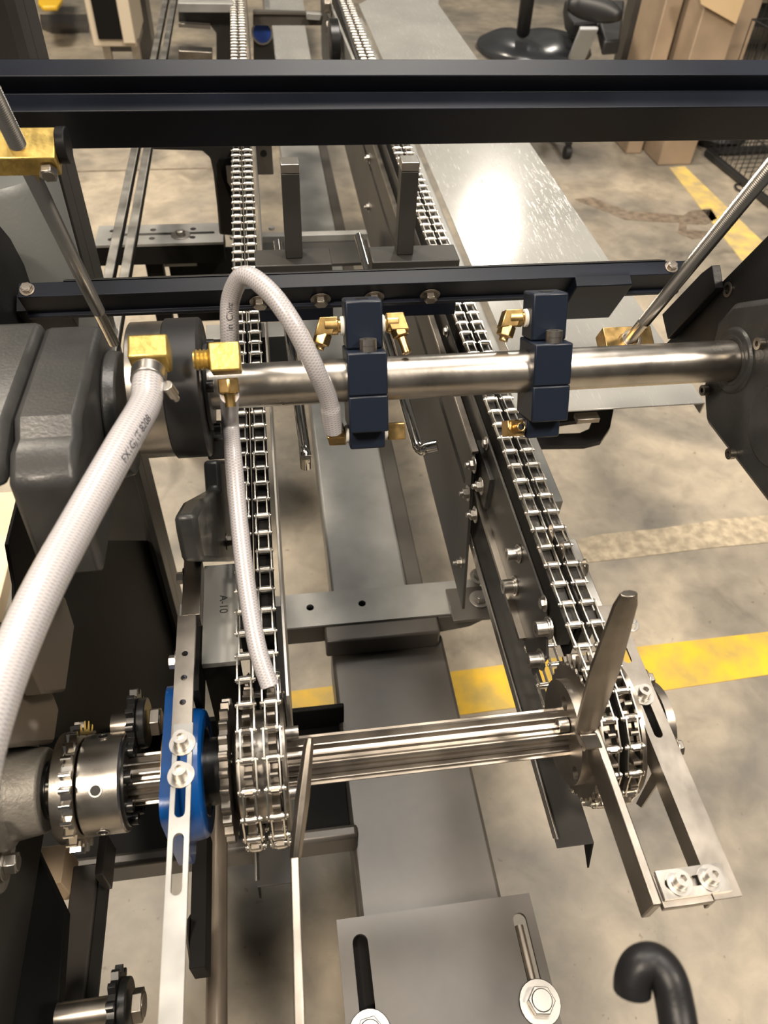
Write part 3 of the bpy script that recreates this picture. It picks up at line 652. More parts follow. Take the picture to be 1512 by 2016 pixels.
# ================================================================== LEFT CONVEYOR RAIL
t = thing('conveyor_rail', 'thin steel side rail and black guide strip under the left chains', 'rail', (-.03, 1.5, .9))
obj('side_rail', MB().box((-.0145, .365, .835), (-.0115, 2.95, .968)), 'zinc', t, .0004)
obj('guide_strip', MB().box((-.0400, .40, .90), (-.0370, 2.95, .963)), 'dark', t)
obj('wear_strip', MB().box((-.0340, .44, .93), (-.0210, 2.95, .9600)), 'dark', t)
obj('wear_strip', MB().box((-.0560, .44, .93), (-.0430, 2.95, .9600)), 'dark', t)
obj('side_plate', MB().box((-.0610, .55, .84), (-.0590, 2.95, .955)), 'side', t)
t = thing('return_rail', 'folded dark steel return rail ending below the left sprocket', 'rail', (-.04, .3, .78))
def foldrail(t, x0, x1, y0, y1, z, h):
    obj('web', MB().box((x0, y0, z - .002), (x1, y1, z)), 'side', t, .0004)
    obj('left_flange', MB().ext([V((x0, y0 + .010, z)), V((x0, y0 + .004, z + h)), V((x0, y1, z + h)), V((x0, y1, z))], (-.002, 0, 0)), 'zinc', t, .0003)
    obj('tip', MB().ext([V((x1 - .002, y0, z - .002)), V((x1 - .002, y0 - .012, z - .040)), V((x1 - .002, y0 + .05, z - .002))], (.002, 0, 0)), 'dark', t)
foldrail(t, W(506, 1700, z=.79).x, W(588, 1700, z=.79).x, W(540, 1742, z=.79).y, .60, .79, .006)
_x = W(506, 1700, z=.79).x; _y = W(540, 1742, z=.79).y; obj('left_tip', MB().ext([V((_x, _y, .788)), V((_x, _y - .003, .765)), V((_x, _y + .03, .788))], (.002, 0, 0)), 'dark', t)

# ================================================================== RIGHT CONVEYOR
t = thing('conveyor_side_plate', 'tall dark grey side plate of the right conveyor, slotted and bolted', 'side plate', (.25, 1.3, .8))
yn = .672
ol = [(yn - .02, .672), (yn + .05, .920), (3.2, .920), (3.2, .690), (1.2, .675)]
sl = slot(.735, 2.2, .858, .0065)
obj('plate', MB().plate(ol, [sl], .004, (.250, 0, 0), YA, ZA), 'side', t, .0005)
obj('inner_strip', MB().box((.2535, .735, .845), (.256, 2.6, .852)), 'dsteel', t)
obj('top_edge', MB().box((.2475, .725, .9202), (.2565, 3.2, .925)), 'dsteel', t, .0004)
def nutx(px, py, r=.0075, x=.248, m='zinc', stud=.006): hexbolt(t, W(px, py, x=x), -XA, r, .006, name='hex_nut', m=m, stud=stud)
for a in ((934, 915), (948, 957), (922, 971), (936, 1013)): nutx(*a)
nutx(908, 1107, .0055); nutx(728, 312, .008); nutx(727, 408, .008)
solo('spacer_block', MB().box((.2575, .668, .872), (.2725, .745, .927)), 'side', 'dark rectangular spacer block at the end of the right side plate', 'block', bevel=.0008)
t = thing('chain_side_plate', 'inner dark plate with round socket bolts beside the right chains', 'side plate', (.267, 1.0, .9))
obj('plate', MB().ext([V((.2660, y, z)) for y, z in ((.43, .845), (.415, .905), (.455, .950), (3.2, .950), (3.2, .856), (.50, .856))], (-.003, 0, 0)), 'side', t, .0005)
obj('edge_strip', MB().box((.255, .47, .856), (.2629, 3.2, .862)), 'dsteel', t)
for px, py, r in ((1022, 1090, .0078), (1014, 1153, .0085), (1082, 1236, .0085), (1066, 1298, .0085)): socket(t, W(px, py, x=.2625), -XA, r, .012, washer=1.45, name='socket_bolt')
for px, py in ((1072, 1188), (958, 873), (880, 652)): hexbolt(t, W(px, py, x=.2625), -XA, .006, .004)
obj('guide_core', MB().box((.2885, .42, .89), (.2925, 3.2, .958)), 'dark', t)
obj('wear_strip', MB().box((.2730, .42, .92), (.2860, 3.2, .9600)), 'side', t)
obj('wear_strip', MB().box((.2950, .42, .92), (.3080, 3.2, .9600)), 'side', t)
zt2 = .775
t = thing('return_rail', 'folded steel return rail with chain pins above it, right of the centre beam', 'rail', (.27, .6, .78))
foldrail(t, W(1096, 1665, z=zt2).x, W(1170, 1660, z=zt2).x, W(1130, 1665, z=zt2).y, 1.5, zt2, .014)
# small bright edge plate right of chain
t = thing('edge_plate', 'pale machined plate along the right side of the right chains', 'plate', (.33, .6, .95))
q = [W(a, b, z=.945) for a, b in ((1120, 1062), (1142, 1058), (1205, 1205), (1190, 1215))]
obj('plate', MB().box((.315, W(1190, 1200, z=.945).y, .925), (.328, W(1130, 1060, z=.945).y, .945)), 'rail', t, .0008)
# big hub right
t = thing('chain_sprocket', 'large double sprocket with drilled steel hub carrying the right pair of chains', 'sprocket', (.28, SY, SZ))
obj('hub_disc', MB().plate(circ(0, 0, .052, 64), [circ(W(a, b, x=.258).y - SY, W(a, b, x=.258).z - SZ, .0075, 24) for a, b in ((1111, 1385), (1147, 1463), (1133, 1524))], .011, (.2635, SY, SZ), YA, ZA), 'dsteel', t, .001)
obj('rear_disc', MB().plate(gear(34, .0685, .0655), [], .003, (.2702, SY, SZ), YA, ZA), 'dsteel', t, .0005)
for x in (.2795, .3015):
    obj('tooth_ring', gplate(MB(), x, gear(34, RP + .0048, RP - .0085), [circ(0, 0, .03, 24)], .0070), 'dsteel', t, .0012)
obj('drum', MB().lathe((.274, SY, SZ), XA, [(0, .050), (.036, .050)], 48), 'dark', t, .001)
obj('outer_disc', MB().lathe((.312, SY, SZ), XA, [(0, .066), (.004, .068), (.006, .050), (.006, .03)], 56), 'dsteel', t)
socket(t, (.257, SY - .004, SZ + .022), -XA, .0075, .010, washer=0)
# slotted frame right
zf = .955
t = thing('slotted_bracket', 'steel slotted end frame at the right, joined by a short cross strap with two screws', 'bracket', W(1400, 1600, z=zf))
def xat(px, py): return W(px, py, z=zf).x
xo0, xo1 = xat(1338, 1600), xat(1392, 1600); yfar, ynear = W(1240, 1235, z=zf).y, W(1450, 1765, z=zf).y
sA = swap(slot(W(1290, 1300, z=zf).y, W(1255, 1215, z=zf).y, (xo0 + xo1) / 2 - .002, .0042)); sB = swap(slot(W(1320, 1450, z=zf).y, W(1300, 1350, z=zf).y, (xo0 + xo1) / 2 - .002, .0042))
obj('outer_angle', MB().plate(rect(xo0, ynear, xo1, yfar + .03), [sA, sB], .003, (0, 0, zf - .0015), XA, YA), 'dsteel', t, .0005)
obj('outer_flange', MB().box((xo0, ynear, zf - .024), (xo0 + .003, yfar + .03, zf - .0031)), 'dsteel', t, .0004)
yj = W(1168, 1430, z=zf).y
xi0, xi1 = xat(1222, 1600), xat(1240, 1600)
obj('inner_bar', MB().box((xi0, ynear + .002, zf - .034), (xi1, yj, zf)), 'dsteel', t, .0012)
yc0 = ynear + .004; yc1 = ynear + .026
obj('cross_strap', MB().plate(rect(xi1 + .002, yc0, xo1 - .008, yc1), [slot(xi1 + .006, xo1 - .014, (yc0 + yc1) / 2, .0040)], .0030, (0, 0, zf + .0018), XA, YA), 'steel', t, .0005)
obj('end_plate', MB().box((xi1 + .0003, ynear - .001, zf - .008), (xo0 - .0002, ynear + .024, zf - .001)), 'dsteel', t, .0006)
for px in (1335, 1400): p = W(px, 1742, z=zf); socket(t, (p.x, (yc0 + yc1) / 2, zf + .0036), ZA, .0058, .008, washer=1.8)
p = W(1293, 1366, z=zf); socket(t, ((xo0 + xo1) / 2 - .002, p.y, zf + .0002), ZA, .0060, .009, washer=1.8)
hexbolt(t, W(1240, 1290 - 60, z=zf), ZA, .006, .006)
for px, py in ((1296, 1335), (1358, 1467)): hexbolt(t, V((xo1 + .000, W(px, py, z=zf - .008).y, zf - .010)), XA, .0075, .006, m='dsteel')
obj('diagonal_brace', MB().ext([W(a, b, x=.335) for a, b in ((1306, 1478), (1322, 1500), (1262, 1590), (1252, 1582))], (.002, 0, 0)), 'dsteel', t)
t = thing('end_bearing', 'round black bearing cap and bolt outside the right slotted frame', 'bearing', (.345, SY, SZ))
obj('cap', MB().lathe((.352, SY, SZ), XA, [(0, .040), (.008, .040), (.010, .036)], 48), 'dsteel', t)
obj('stub', MB().lathe((.318, SY, SZ), XA, [(0, .018), (.034, .018)], 24), 'dark', t)
hexbolt(t, (.362, SY - .035, SZ - .02), XA, .009, .008, m='dsteel')
# pointed fingers
def finger(name, label, joint, tip, near, w, th):
    t = thing(name, label, 'guide finger', joint, 'bent pointed guide fingers')
    j, tp, nr = V(joint), V(tip), V(near)
    d = (tp - j).normalized(); s = XA; n = d.cross(s).normalized(); L = (tp - j).length
    b = MB(); rings = []
    for f, ww, tt in ((-.03, .5, .7), (.04, .8, 1), (.5, 1., 1), (.93, .72, .9), (1, .5, .7)):
        c = j + d * L * f; rings.append([b.bm.verts.new(c + s * w * ww * a + n * th * tt * c2) for a, c2 in ((-1, -.4), (-.4, -1), (.4, -1), (1, -.4), (1, .4), (.4, 1), (-.4, 1), (-1, .4))])
    for A_, B_ in zip(rings, rings[1:]):
        for k in range(8): b.bm.faces.new((A_[k], A_[(k + 1) % 8], B_[(k + 1) % 8], B_[k]))
    b.bm.faces.new(rings[0][::-1]); b.bm.faces.new(rings[-1]); obj('blade', b, 'dsteel', t, .0004, smooth=30)
    if near is not None:
        d2 = (nr - j).normalized(); L2 = (nr - j).length
        obj('arm', MB().obox(j + d2 * L2 / 2, XA * w * .62, d2 * L2 / 2, d2.cross(XA).normalized() * .007), 'dsteel', t, .0012)
    return t
jl = W(581, 1692, z=.99); finger('guide_finger', 'bent steel finger in front of the left sprocket, pointing up and away', jl, W(609, 1452, d=.600), W(592, 2060, z=.985), .0058, .0065)
jr = W(1152, 1440, z=.985); finger('guide_finger', 'flattened steel finger standing up over the end of the splined shaft at the right', jr, W(1238, 1168, d=.575), jr + V((.005, -.010, -.010)), .0130, .0050)

# ================================================================== FRAME BELOW
zc = .45
t = thing('centre_beam', 'wide painted box beam running away along the middle of the machine', 'beam', (.15, 1.2, zc))
cx0, cx1 = W(665, 1400, z=zc).x, W(905, 1400, z=zc).x
obj('box_tube', MB().box((cx0, .05, zc - .10), (cx1, W(700, 1262, z=zc).y, zc)), 'frame', t, .006)
ycr0, ycr1 = W(700, 1262, z=.49).y, W(700, 1150, z=.49).y
t = thing('centre_beam', 'pale grey box beam running under the pipe between the conveyors', 'beam', (.15, 2, .43))
cx2, cx3 = W(640, 1050, z=.44).x, W(826, 1100, z=.44).x
obj('box_tube', MB().box((cx2, .80, .34), (cx3 - .035, 6.0, .44)), 'frame2', t, .005)
obj('side_lip', MB().box((cx3 - .0345, .80, .38), (cx3, 6.0, .425)), 'frame', t, .003)
t = thing('cross_member', 'grey steel cross member with two holes joining the conveyor frames', 'cross member', (.1, .8, .5))
zx = .50; ya_, yb_ = W(700, 1225, z=zx).y, W(700, 1160, z=zx).y
xa_, xb_ = -.20, W(912, 1190, z=zx).x
hl = [circ(W(px, 1190, z=zx).x, W(px, py, z=zx).y, .0068, 18) for px, py in ((610, 1196), (713, 1188))]
obj('top_plate', MB().plate(rect(xa_, ya_, xb_ + .04, yb_), hl, .004, (0, 0, zx - .002), XA, YA), 'frame2', t, .001)
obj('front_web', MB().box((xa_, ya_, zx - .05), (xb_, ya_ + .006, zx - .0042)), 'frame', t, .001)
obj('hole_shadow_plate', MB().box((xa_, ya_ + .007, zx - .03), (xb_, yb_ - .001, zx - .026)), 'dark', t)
yq = W(862, 1225, z=zx).y
obj('saddle', MB().box((cx0 - .01, ya_ - .035, zx - .048), (cx1 - .012, ya_ - .0005, zx - .002)), 'frame', t, .004)
obj('gusset', MB().ext([V((cx1 - .01, ya_ - .004, zx - .004)), V((cx1 + .10, ya_ - .004, zx - .004)), V((cx1 + .05, ya_ - .004, zx - .04)), V((cx1 - .01, ya_ - .004, zx - .05))], (0, .003, 0)), 'frame', t)
t = thing('floor_bracket', 'dark angled foot bracket with hex bolts where the right conveyor meets the cross member', 'bracket', W(945, 1185, z=.52))
pb_ = W(940, 1190, z=.515); obj('base', MB().box((pb_.x - .05, pb_.y - .03, .508), (pb_.x + .05, pb_.y + .04, .515)), 'frame', t, .001)
hexbolt(t, W(944, 1180, z=.516), ZA, .012, .010); hexbolt(t, W(945, 1135, z=.516), ZA, .012, .010)
# near cross channel
zk = .50
t = thing('cross_channel', 'dark open steel channel crossing under the splined shaft', 'channel', (-.1, .4, .45))
yk0 = W(600, 1660, z=zk).y; yk1 = W(600, 1400, z=zk).y
xk0, xk1 = -.50, W(690, 1500, z=zk).x
obj('near_wall', MB().box((xk0, yk0, zk - .06), (xk1, yk0 + .02, zk)), 'frame', t, .006)
obj('bottom', MB().box((xk0, yk0 + .021, zk - .075), (xk1, yk1, zk - .061)), 'dark', t)  # bottom and far wall black: the channel's inner shade put into colour
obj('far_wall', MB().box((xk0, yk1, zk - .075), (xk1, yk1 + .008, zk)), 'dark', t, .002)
# bolt plate
zb = .56
t = thing('slotted_base_plate', 'wide painted plate with two long slots and big hex bolts at the bottom edge', 'plate', (.15, .15, zb))
def xz(px, py, z): return W(px, py, z=z)
bx0, bx1 = xz(670, 1900, zb).x, xz(1075, 1890, zb).x; by1 = (xz(665, 1806, zb).y + xz(1045, 1762, zb).y) / 2; by0 = -.40
sL = (xz(690, 1900, zb).x + xz(738, 1900, zb).x) / 2; sR = (xz(1022, 1880, zb).x + xz(1058, 1880, zb).x) / 2
yl1 = xz(712, 1838, zb).y; yr1 = xz(1018, 1797, zb).y
obj('plate', MB().plate(rect(bx0, by0, bx1, by1), [swap(slot(yl1 - .20, yl1, sL, .0095)), swap(slot(yr1 - .16, yr1, sR, .0085))], .006, (0, 0, zb - .003), XA, YA), 'frame', t, .0008)
obj('slot_bar', MB().box((sL - .02, by0, zb - .03), (sL + .02, by1 - .01, zb - .020)), 'dark', t)
obj('slot_bar', MB().cyl((sR, yr1 - .012, zb - .012), (sR, by0, zb - .012), .0055), 'dsteel', t)
hexbolt(t, (sR, xz(1060, 1975, zb).y, zb), ZA, .0160, .012, ang=.1); hexbolt(t, (sL, xz(727, 2036, zb).y, zb), ZA, .0160, .012, ang=.4)
# left lower things
zp = .58
px0 = W(428, 1800, z=zp).x
solo('round_tube', MB().cyl((px0, -.1, zp), (px0, .5, zp), .0125, n=32), 'tubep', 'round painted tube running towards the viewer left of the left finger', 'tube')
t = thing('square_bar', 'dark square bar hanging behind the slotted strap', 'bar', W(395, 1780, z=.6))
obj('bar', MB().box((W(378, 1700, z=.70).x, W(390, 1905, z=.70).y, .655), (W(408, 1700, z=.70).x, .36, .70)), 'dark', t, .001)
obj('brace', MB().ext([W(a, b, x=W(378, 1700, z=.70).x - .001) for a, b in ((366, 1820), (378, 1800), (400, 1880), (402, 1908), (378, 1908))], (-.002, 0, 0)), 'frame', t)
t = thing('machine_leg', 'dark painted steel bar coming towards the viewer at lower left', 'bar', W(170, 1850, z=.62))
zl_ = .62
xl0, xl1, xl2 = W(118, 1900, z=zl_).x, W(172, 1900, z=zl_).x, W(196, 1900, z=zl_).x
obj('bar', MB().box((xl0, -.15, zl_ - .06), (xl1, W(180, 1700, z=zl_).y, zl_)), 'frame', t, .002)
obj('flange', MB().box((xl1 + .0003, -.15, zl_ - .012), (xl2, W(180, 1700, z=zl_).y, zl_ - .006)), 'side', t, .001)
obj('clip', MB().box((W(203, 1690, z=zl_ + .02).x, W(210, 1740, z=zl_ + .02).y, zl_), (W(219, 1690, z=zl_ + .02).x, W(212, 1660, z=zl_ + .02).y, zl_ + .05)), 'frame', t, .001)
solo('corner_panel', MB().ext([W(a, b, z=.70) for a, b in ((-60, 1600), (60, 1640), (130, 1790), (108, 2100), (-60, 2100))], (0, 0, -.02)), 'dark', 'large dark grey panel in the bottom left corner', 'panel', bevel=.002)
solo('wood_block', MB().box((W(75, 1700, z=.66).x, W(100, 1740, z=.66).y, .60), (W(125, 1700, z=.66).x, W(100, 1665, z=.66).y, .66)), 'wood', 'pale block under the cast bearing at lower left', 'block', bevel=.001)
def idler(p, label, R=.026, sl=.055):
    t = thing('idler_sprocket', label, 'sprocket', p, 'small black idler sprockets'); p = V(p)
    obj('tooth_ring', MB().plate(gear(13, R, R * .82), [], .007, p, YA, ZA), 'black', t, .001)
    obj('hub', MB().lathe(p + XA * .0036, XA, [(0, R * .72), (.008, R * .70)], 32), 'black', t, .001)
    hexbolt(t, p + XA * .012, XA, R * .42, .009, m='dsteel', washer=0)
    obj('stud', MB().cyl(p - XA * sl, p - XA * .0036, R * .33), 'dsteel', t)
idler(W(268, 1425, d=.74), 'small black idler sprocket with hex bolt above the hub sprocket', .034, .022)
idler(W(232, 1985, d=.72), 'small black idler sprocket at the bottom edge, left of the strap', .036)
# taupe cabinets on the left
solo('control_box', MB().ext([W(a, b, x=-.215) for a, b in ((88, 1160), (130, 1175), (148, 1232), (130, 1362), (88, 1366), (40, 1260))], (-.018, 0, 0)), 'tan', 'taupe angular metal box half hidden by the large hose', 'box', bevel=.003)
solo('control_box', MB().ext([W(a, b, x=-.236) for a, b in ((-60, 1200), (60, 1240), (118, 1395), (108, 1464), (-60, 1476))], (-.06, 0, 0)), 'tan', 'larger taupe metal box at the left edge below the hose', 'box', bevel=.004)
solo('wood_board', MB().box((-.9, W(0, 1215, z=.30).y, .26), (W(42, 1010, z=.30).x, W(20, 968, z=.30).y, .30)), 'board', 'pale wooden board seen at the left edge below the gearbox', 'board', bevel=.002)
# ================================================================== BACKGROUND MACHINE PARTS
t = thing('steel_tray', 'long scratched stainless steel tray right of the right chains', 'tray', (.5, 1.6, .9))
tx0, tx1, tn, tf = .367, .632, .826, 2.02
obj('sheet', MB().box((tx0, tn, .8975), (tx1, tf, .900)), 'sheet', t, .0004)
obj('right_lip', MB().box((tx1 - .002, tn, .880), (tx1, tf, .8973)), 'zinc', t)
t = thing('steel_tray', 'far pale steel tray beyond the upper beam, beside the chair', 'tray', (.5, 2.7, .9))
obj('sheet', MB().ext([W(a, b, z=.90) for a, b in ((706, 8), (722, 0), (735, -40), (870, -40), (863, 8), (950, 130), (955, 200), (790, 200))], (0, 0, -.003)), 'sheet', t, .0005)
solo('tray_rail', MB().box((.330, .66, .86), (.362, 2.9, .885)), 'frame2', 'bluish grey flat rail between the right chains and the steel tray', 'rail', bevel=.001)
t = thing('frame_hook', 'black C shaped frame bracket below the near end of the steel tray', 'bracket', W(1150, 850, z=.80))
zz = .80
def pz(l, z): return [(W(a, b, z=z).x, W(a, b, z=z).y) for a, b in l]
obj('plate', MB().plate(pz([(1030, 882), (1150, 880), (1182, 872), (1200, 845), (1208, 804), (1130, 812), (1040, 830)], zz), [pz([(1085, 858), (1140, 856), (1158, 848), (1166, 828), (1130, 832), (1088, 838)], zz)], .008, (0, 0, zz), XA, YA), 'arm', t, .001)
obj('hook', MB().box((W(1135, 822, z=.88).x, W(1150, 826, z=.88).y, .872), (W(1176, 812, z=.88).x, W(1150, 812, z=.88).y, .880)), 'dsteel', t, .001)
# aluminium rails left
for lab, a, b, z in (('left of two worn aluminium rails running away at the upper left', (209, 560), (318, 118), .86), ('right of two worn aluminium rails running away at the upper left', (241, 560), (329, 118), .86)):
    x = W(*a, z=z).x
    t = thing('aluminium_rail', lab, 'rail', (x, 2, z), 'aluminium rails')
    obj('bar', MB().box((x - .0085, 1.02, z - .004), (x + .0085, 3.6, z)), 'rail', t, .001)
    obj('dark_side_strip', MB().box((x - .0080, 1.02, z - .020), (x + .0080, 3.6, z - .0042)), 'dark', t)  # dark side face of the rail, set as its own strip
# slotted plate behind
zq = .70
t = thing('slotted_bracket', 'grey slotted plate with rows of holes and a washer bolt behind the lower beam', 'bracket', W(330, 470, z=zq))
o_ = pz([(186, 486), (186, 455), (196, 447), (440, 436), (452, 476)], zq)
x0_, x1_ = o_[0][0], o_[3][0]; y0_, y1_ = o_[0][1], o_[2][1]
hs = [circ(x0_ + .035 + k * .095, yy, .0075, 12) for k in range(5) for yy in (y0_ + .028, y1_ - .028)]
obj('plate', MB().plate(rect(x0_, y0_, x1_, y1_), hs + [slot(x0_ + .035, x1_ - .02, (y0_ + y1_) / 2, .006)], .006, (0, 0, zq), XA, YA), 'frame2', t, .001)
obj('under_bar', MB().box((x0_, y0_ + .002, zq - .05), (x1_, y1_, zq - .006)), 'dark', t)
obj('support_leg', MB().box((x0_ + .10, y1_ - .06, 0), (x0_ + .14, y1_ - .02, zq - .0505)), 'dark', t, .002)
hexbolt(t, W(356, 463, z=zq + .003), ZA, .011, .010, washer=2.1)
t = thing('rear_bracket', 'small grey bracket with black drop plate under the slotted plate', 'bracket', W(360, 510, z=.62))
obj('hanger', MB().box((W(350, 510, z=.62).x - .01, W(350, 510, z=.62).y, .6205), (W(350, 510, z=.62).x + .03, W(350, 470, z=.65).y, .6495)), 'dark', t, .001)
p0_, p1_ = W(323, 520, z=.62), W(388, 500, z=.62)
obj('ledge', MB().box((p0_.x, p0_.y, .612), (p1_.x, p1_.y, .62)), 'frame2', t, .001)
obj('drop_plate', MB().box((p0_.x + .01, p0_.y + .004, .45), (p1_.x + .10, p0_.y + .012, .655)), 'dark', t)
hexbolt(t, V((p0_.x + .07, p0_.y + .004, .56)), -YA, .010, .008, m='dsteel')
# rear frame plate with rounded corner
t = thing('casting_plate', 'dark grey cast frame plate with rounded opening left of the chains, upper part', 'frame', W(430, 350, y=1.75))
yy = 1.66
def polyy(y, px, th, holes=()):
    def c(l): return [(W(a, b, y=y).x, W(a, b, y=y).z) for a, b in l]
    return MB().plate(c(px), [c(h) for h in holes], th, (0, y, 0), XA, ZA)
obj('near_frame', polyy(yy, [(300, 250), (462, 250), (462, 455), (432, 452), (428, 400), (420, 330), (414, 302), (398, 288), (300, 285)], .05), 'side', t, .004)
obj('pad', polyy(yy - .03, [(432, 312), (458, 308), (458, 400), (446, 372), (436, 345)], .008), 'dark', t, .002)
obj('white_tab', polyy(yy - .04, [(445, 327), (457, 326), (457, 372), (448, 358)], .004), 'zinc', t)
t = thing('casting_plate', 'far dark grey frame plate behind the aluminium rails at the top', 'frame', W(400, 60, y=2.9))
obj('plate', polyy(2.75, [(352, 10), (462, 12), (462, 140), (426, 140), (426, 62), (412, 44), (352, 42)], .04), 'side', t, .004)
obj('top_bar', MB().box((W(352, 8, y=2.72).x, 2.68, W(352, 8, y=2.72).z - .012), (W(460, 8, y=2.72).x, 2.72, W(352, 8, y=2.72).z + .012)), 'frame2', t, .002)
obj('cross_bar', polyy(2.70, [(352, 95), (418, 98), (418, 122), (352, 122)], .05), 'dsteel', t, .002)
obj('thin_bar', polyy(2.71, [(352, 44), (414, 48), (414, 56), (352, 52)], .02), 'zinc', t, .001)
# far centre: tray between chains
t = thing('centre_tray', 'pale brushed metal tray between the conveyors beyond the upper beam', 'tray', W(590, 60, z=.62))
obj('sheet', MB().ext([W(a, b, z=.62) for a, b in ((536, 48), (600, 48), (618, 150), (548, 150))], (0, 0, -.003)), 'sheet', t)
obj('far_sheet', MB().ext([W(a, b, z=.62) for a, b in ((528, -30), (592, -30), (600, 22), (532, 22))], (0, 0, -.003)), 'sheet', t)
t = thing('far_cross_member', 'grey cross member with a blue grommet between the far conveyors', 'cross member', W(520, 60, y=3.0))
obj('bar', polyy(2.95, [(498, 22), (635, 26), (632, 46), (498, 46)], .05), 'frame', t, .003)
obj('lip', polyy(2.92, [(498, 22), (603, 24), (603, 28), (498, 27)], .01), 'zinc', t)
obj('socket_end', polyy(2.91, [(603, 24), (632, 26), (630, 38), (603, 36)], .03), 'frame2', t, .002)
obj('web', polyy(2.97, [(498, 46), (534, 46), (546, 150), (500, 150)], .02), 'side', t)
gp = W(516, 64, y=2.955); obj('grommet', MB().lathe(gp, -YA, [(0, .030), (.006, .030), (.008, .022), (.008, .0)], 24), 'bluel', t)
obj('grommet_rim', MB().lathe(gp, -YA, [(0, .036), (.005, .036), (.005, .030), (0, .030)], 24, closed=True), 'zinc', t)
# far diagonal arms near right conveyor
t = thing('tension_arm', 'pair of grey tension arms with bolts beside the far right chains', 'arm', W(660, 60, x=.20))
obj('arm', polyx(.20, [(634, 0), (646, 0), (694, 118), (680, 118)], .006), 'frame2', t)
obj('rear_arm', polyx(.225, [(652, 0), (664, 0), (702, 118), (672, 118)], .006), 'side', t)
for px, py in ((652, 12), (656, 56)): hexbolt(t, W(px, py, x=.199), -XA, .016, .014, m='dsteel')
t = thing('belt_pulley', 'dark round pulley beyond the upper beam between the conveyors', 'pulley', W(648, 92, x=.17))
obj('disc', MB().lathe(W(648, 92, x=.17), XA, [(0, .05), (.002, .055), (.02, .055), (.022, .05)], 32), 'black', t)
# small block right of left chains behind (cable clamp)
t = thing('sensor_block', 'small grey block with a hole beside the left chains below the upper beam', 'block', W(520, 330, x=.0))
p = W(520, 316, z=.93)
obj('body', MB().box((p.x - .018, p.y, .90), (p.x + .018, p.y + .03, .965)), 'frame', t, .001)
obj('hole', MB().lathe((p.x, p.y, .945), -YA, [(0, .007), (.001, .007)], 16), 'black', t)
# rear cross plate beneath posts
t = thing('rear_cross_member', 'dark cross member behind the two guide posts, under the lower beam', 'cross member', W(620, 480, z=.80))
a_, b_ = W(512, 478, z=.76), W(705, 520, z=.76)
obj('top', MB().box((a_.x, W(600, 520, z=.76).y, .752), (W(730, 500, z=.76).x, W(600, 475, z=.76).y, .76)), 'side', t, .001)
obj('rear_edge', MB().box((a_.x, W(600, 476, z=.76).y, .70), (W(730, 500, z=.76).x, W(600, 468, z=.76).y, .775)), 'frame2', t, .001)
# frame behind pipe: dark cross bar seen between chains
t = thing('under_pipe_bar', 'dark flat bar crossing under the left chains just behind the pipe', 'bar', W(480, 700, z=.80))
obj('bar', MB().box((W(405, 700, z=.82).x, W(480, 725, z=.82).y, .80), (W(585, 700, z=.82).x, W(480, 665, z=.82).y, .82)), 'dark', t, .001)
obj('light_edge', MB().box((W(405, 630, z=.82).x, W(480, 660, z=.82).y, .80), (W(558, 640, z=.82).x, W(480, 632, z=.82).y, .815)), 'frame2', t, .001)
# black casting left of left chains
t = thing('black_casting', 'rounded black casting bolted to the left of the left chains', 'casting', W(430, 1030, x=-.075))
obj('body', MB().ext([W(a, b, x=-.080) for a, b in ((432, 905), (436, 962), (400, 985), (387, 1012), (392, 1050), (402, 1104), (470, 1104), (470, 905))], (-.02, 0, 0)), 'housing', t, .005)
hexbolt(t, W(446, 1066, x=-.0798), XA, .007, .006, m='dsteel')

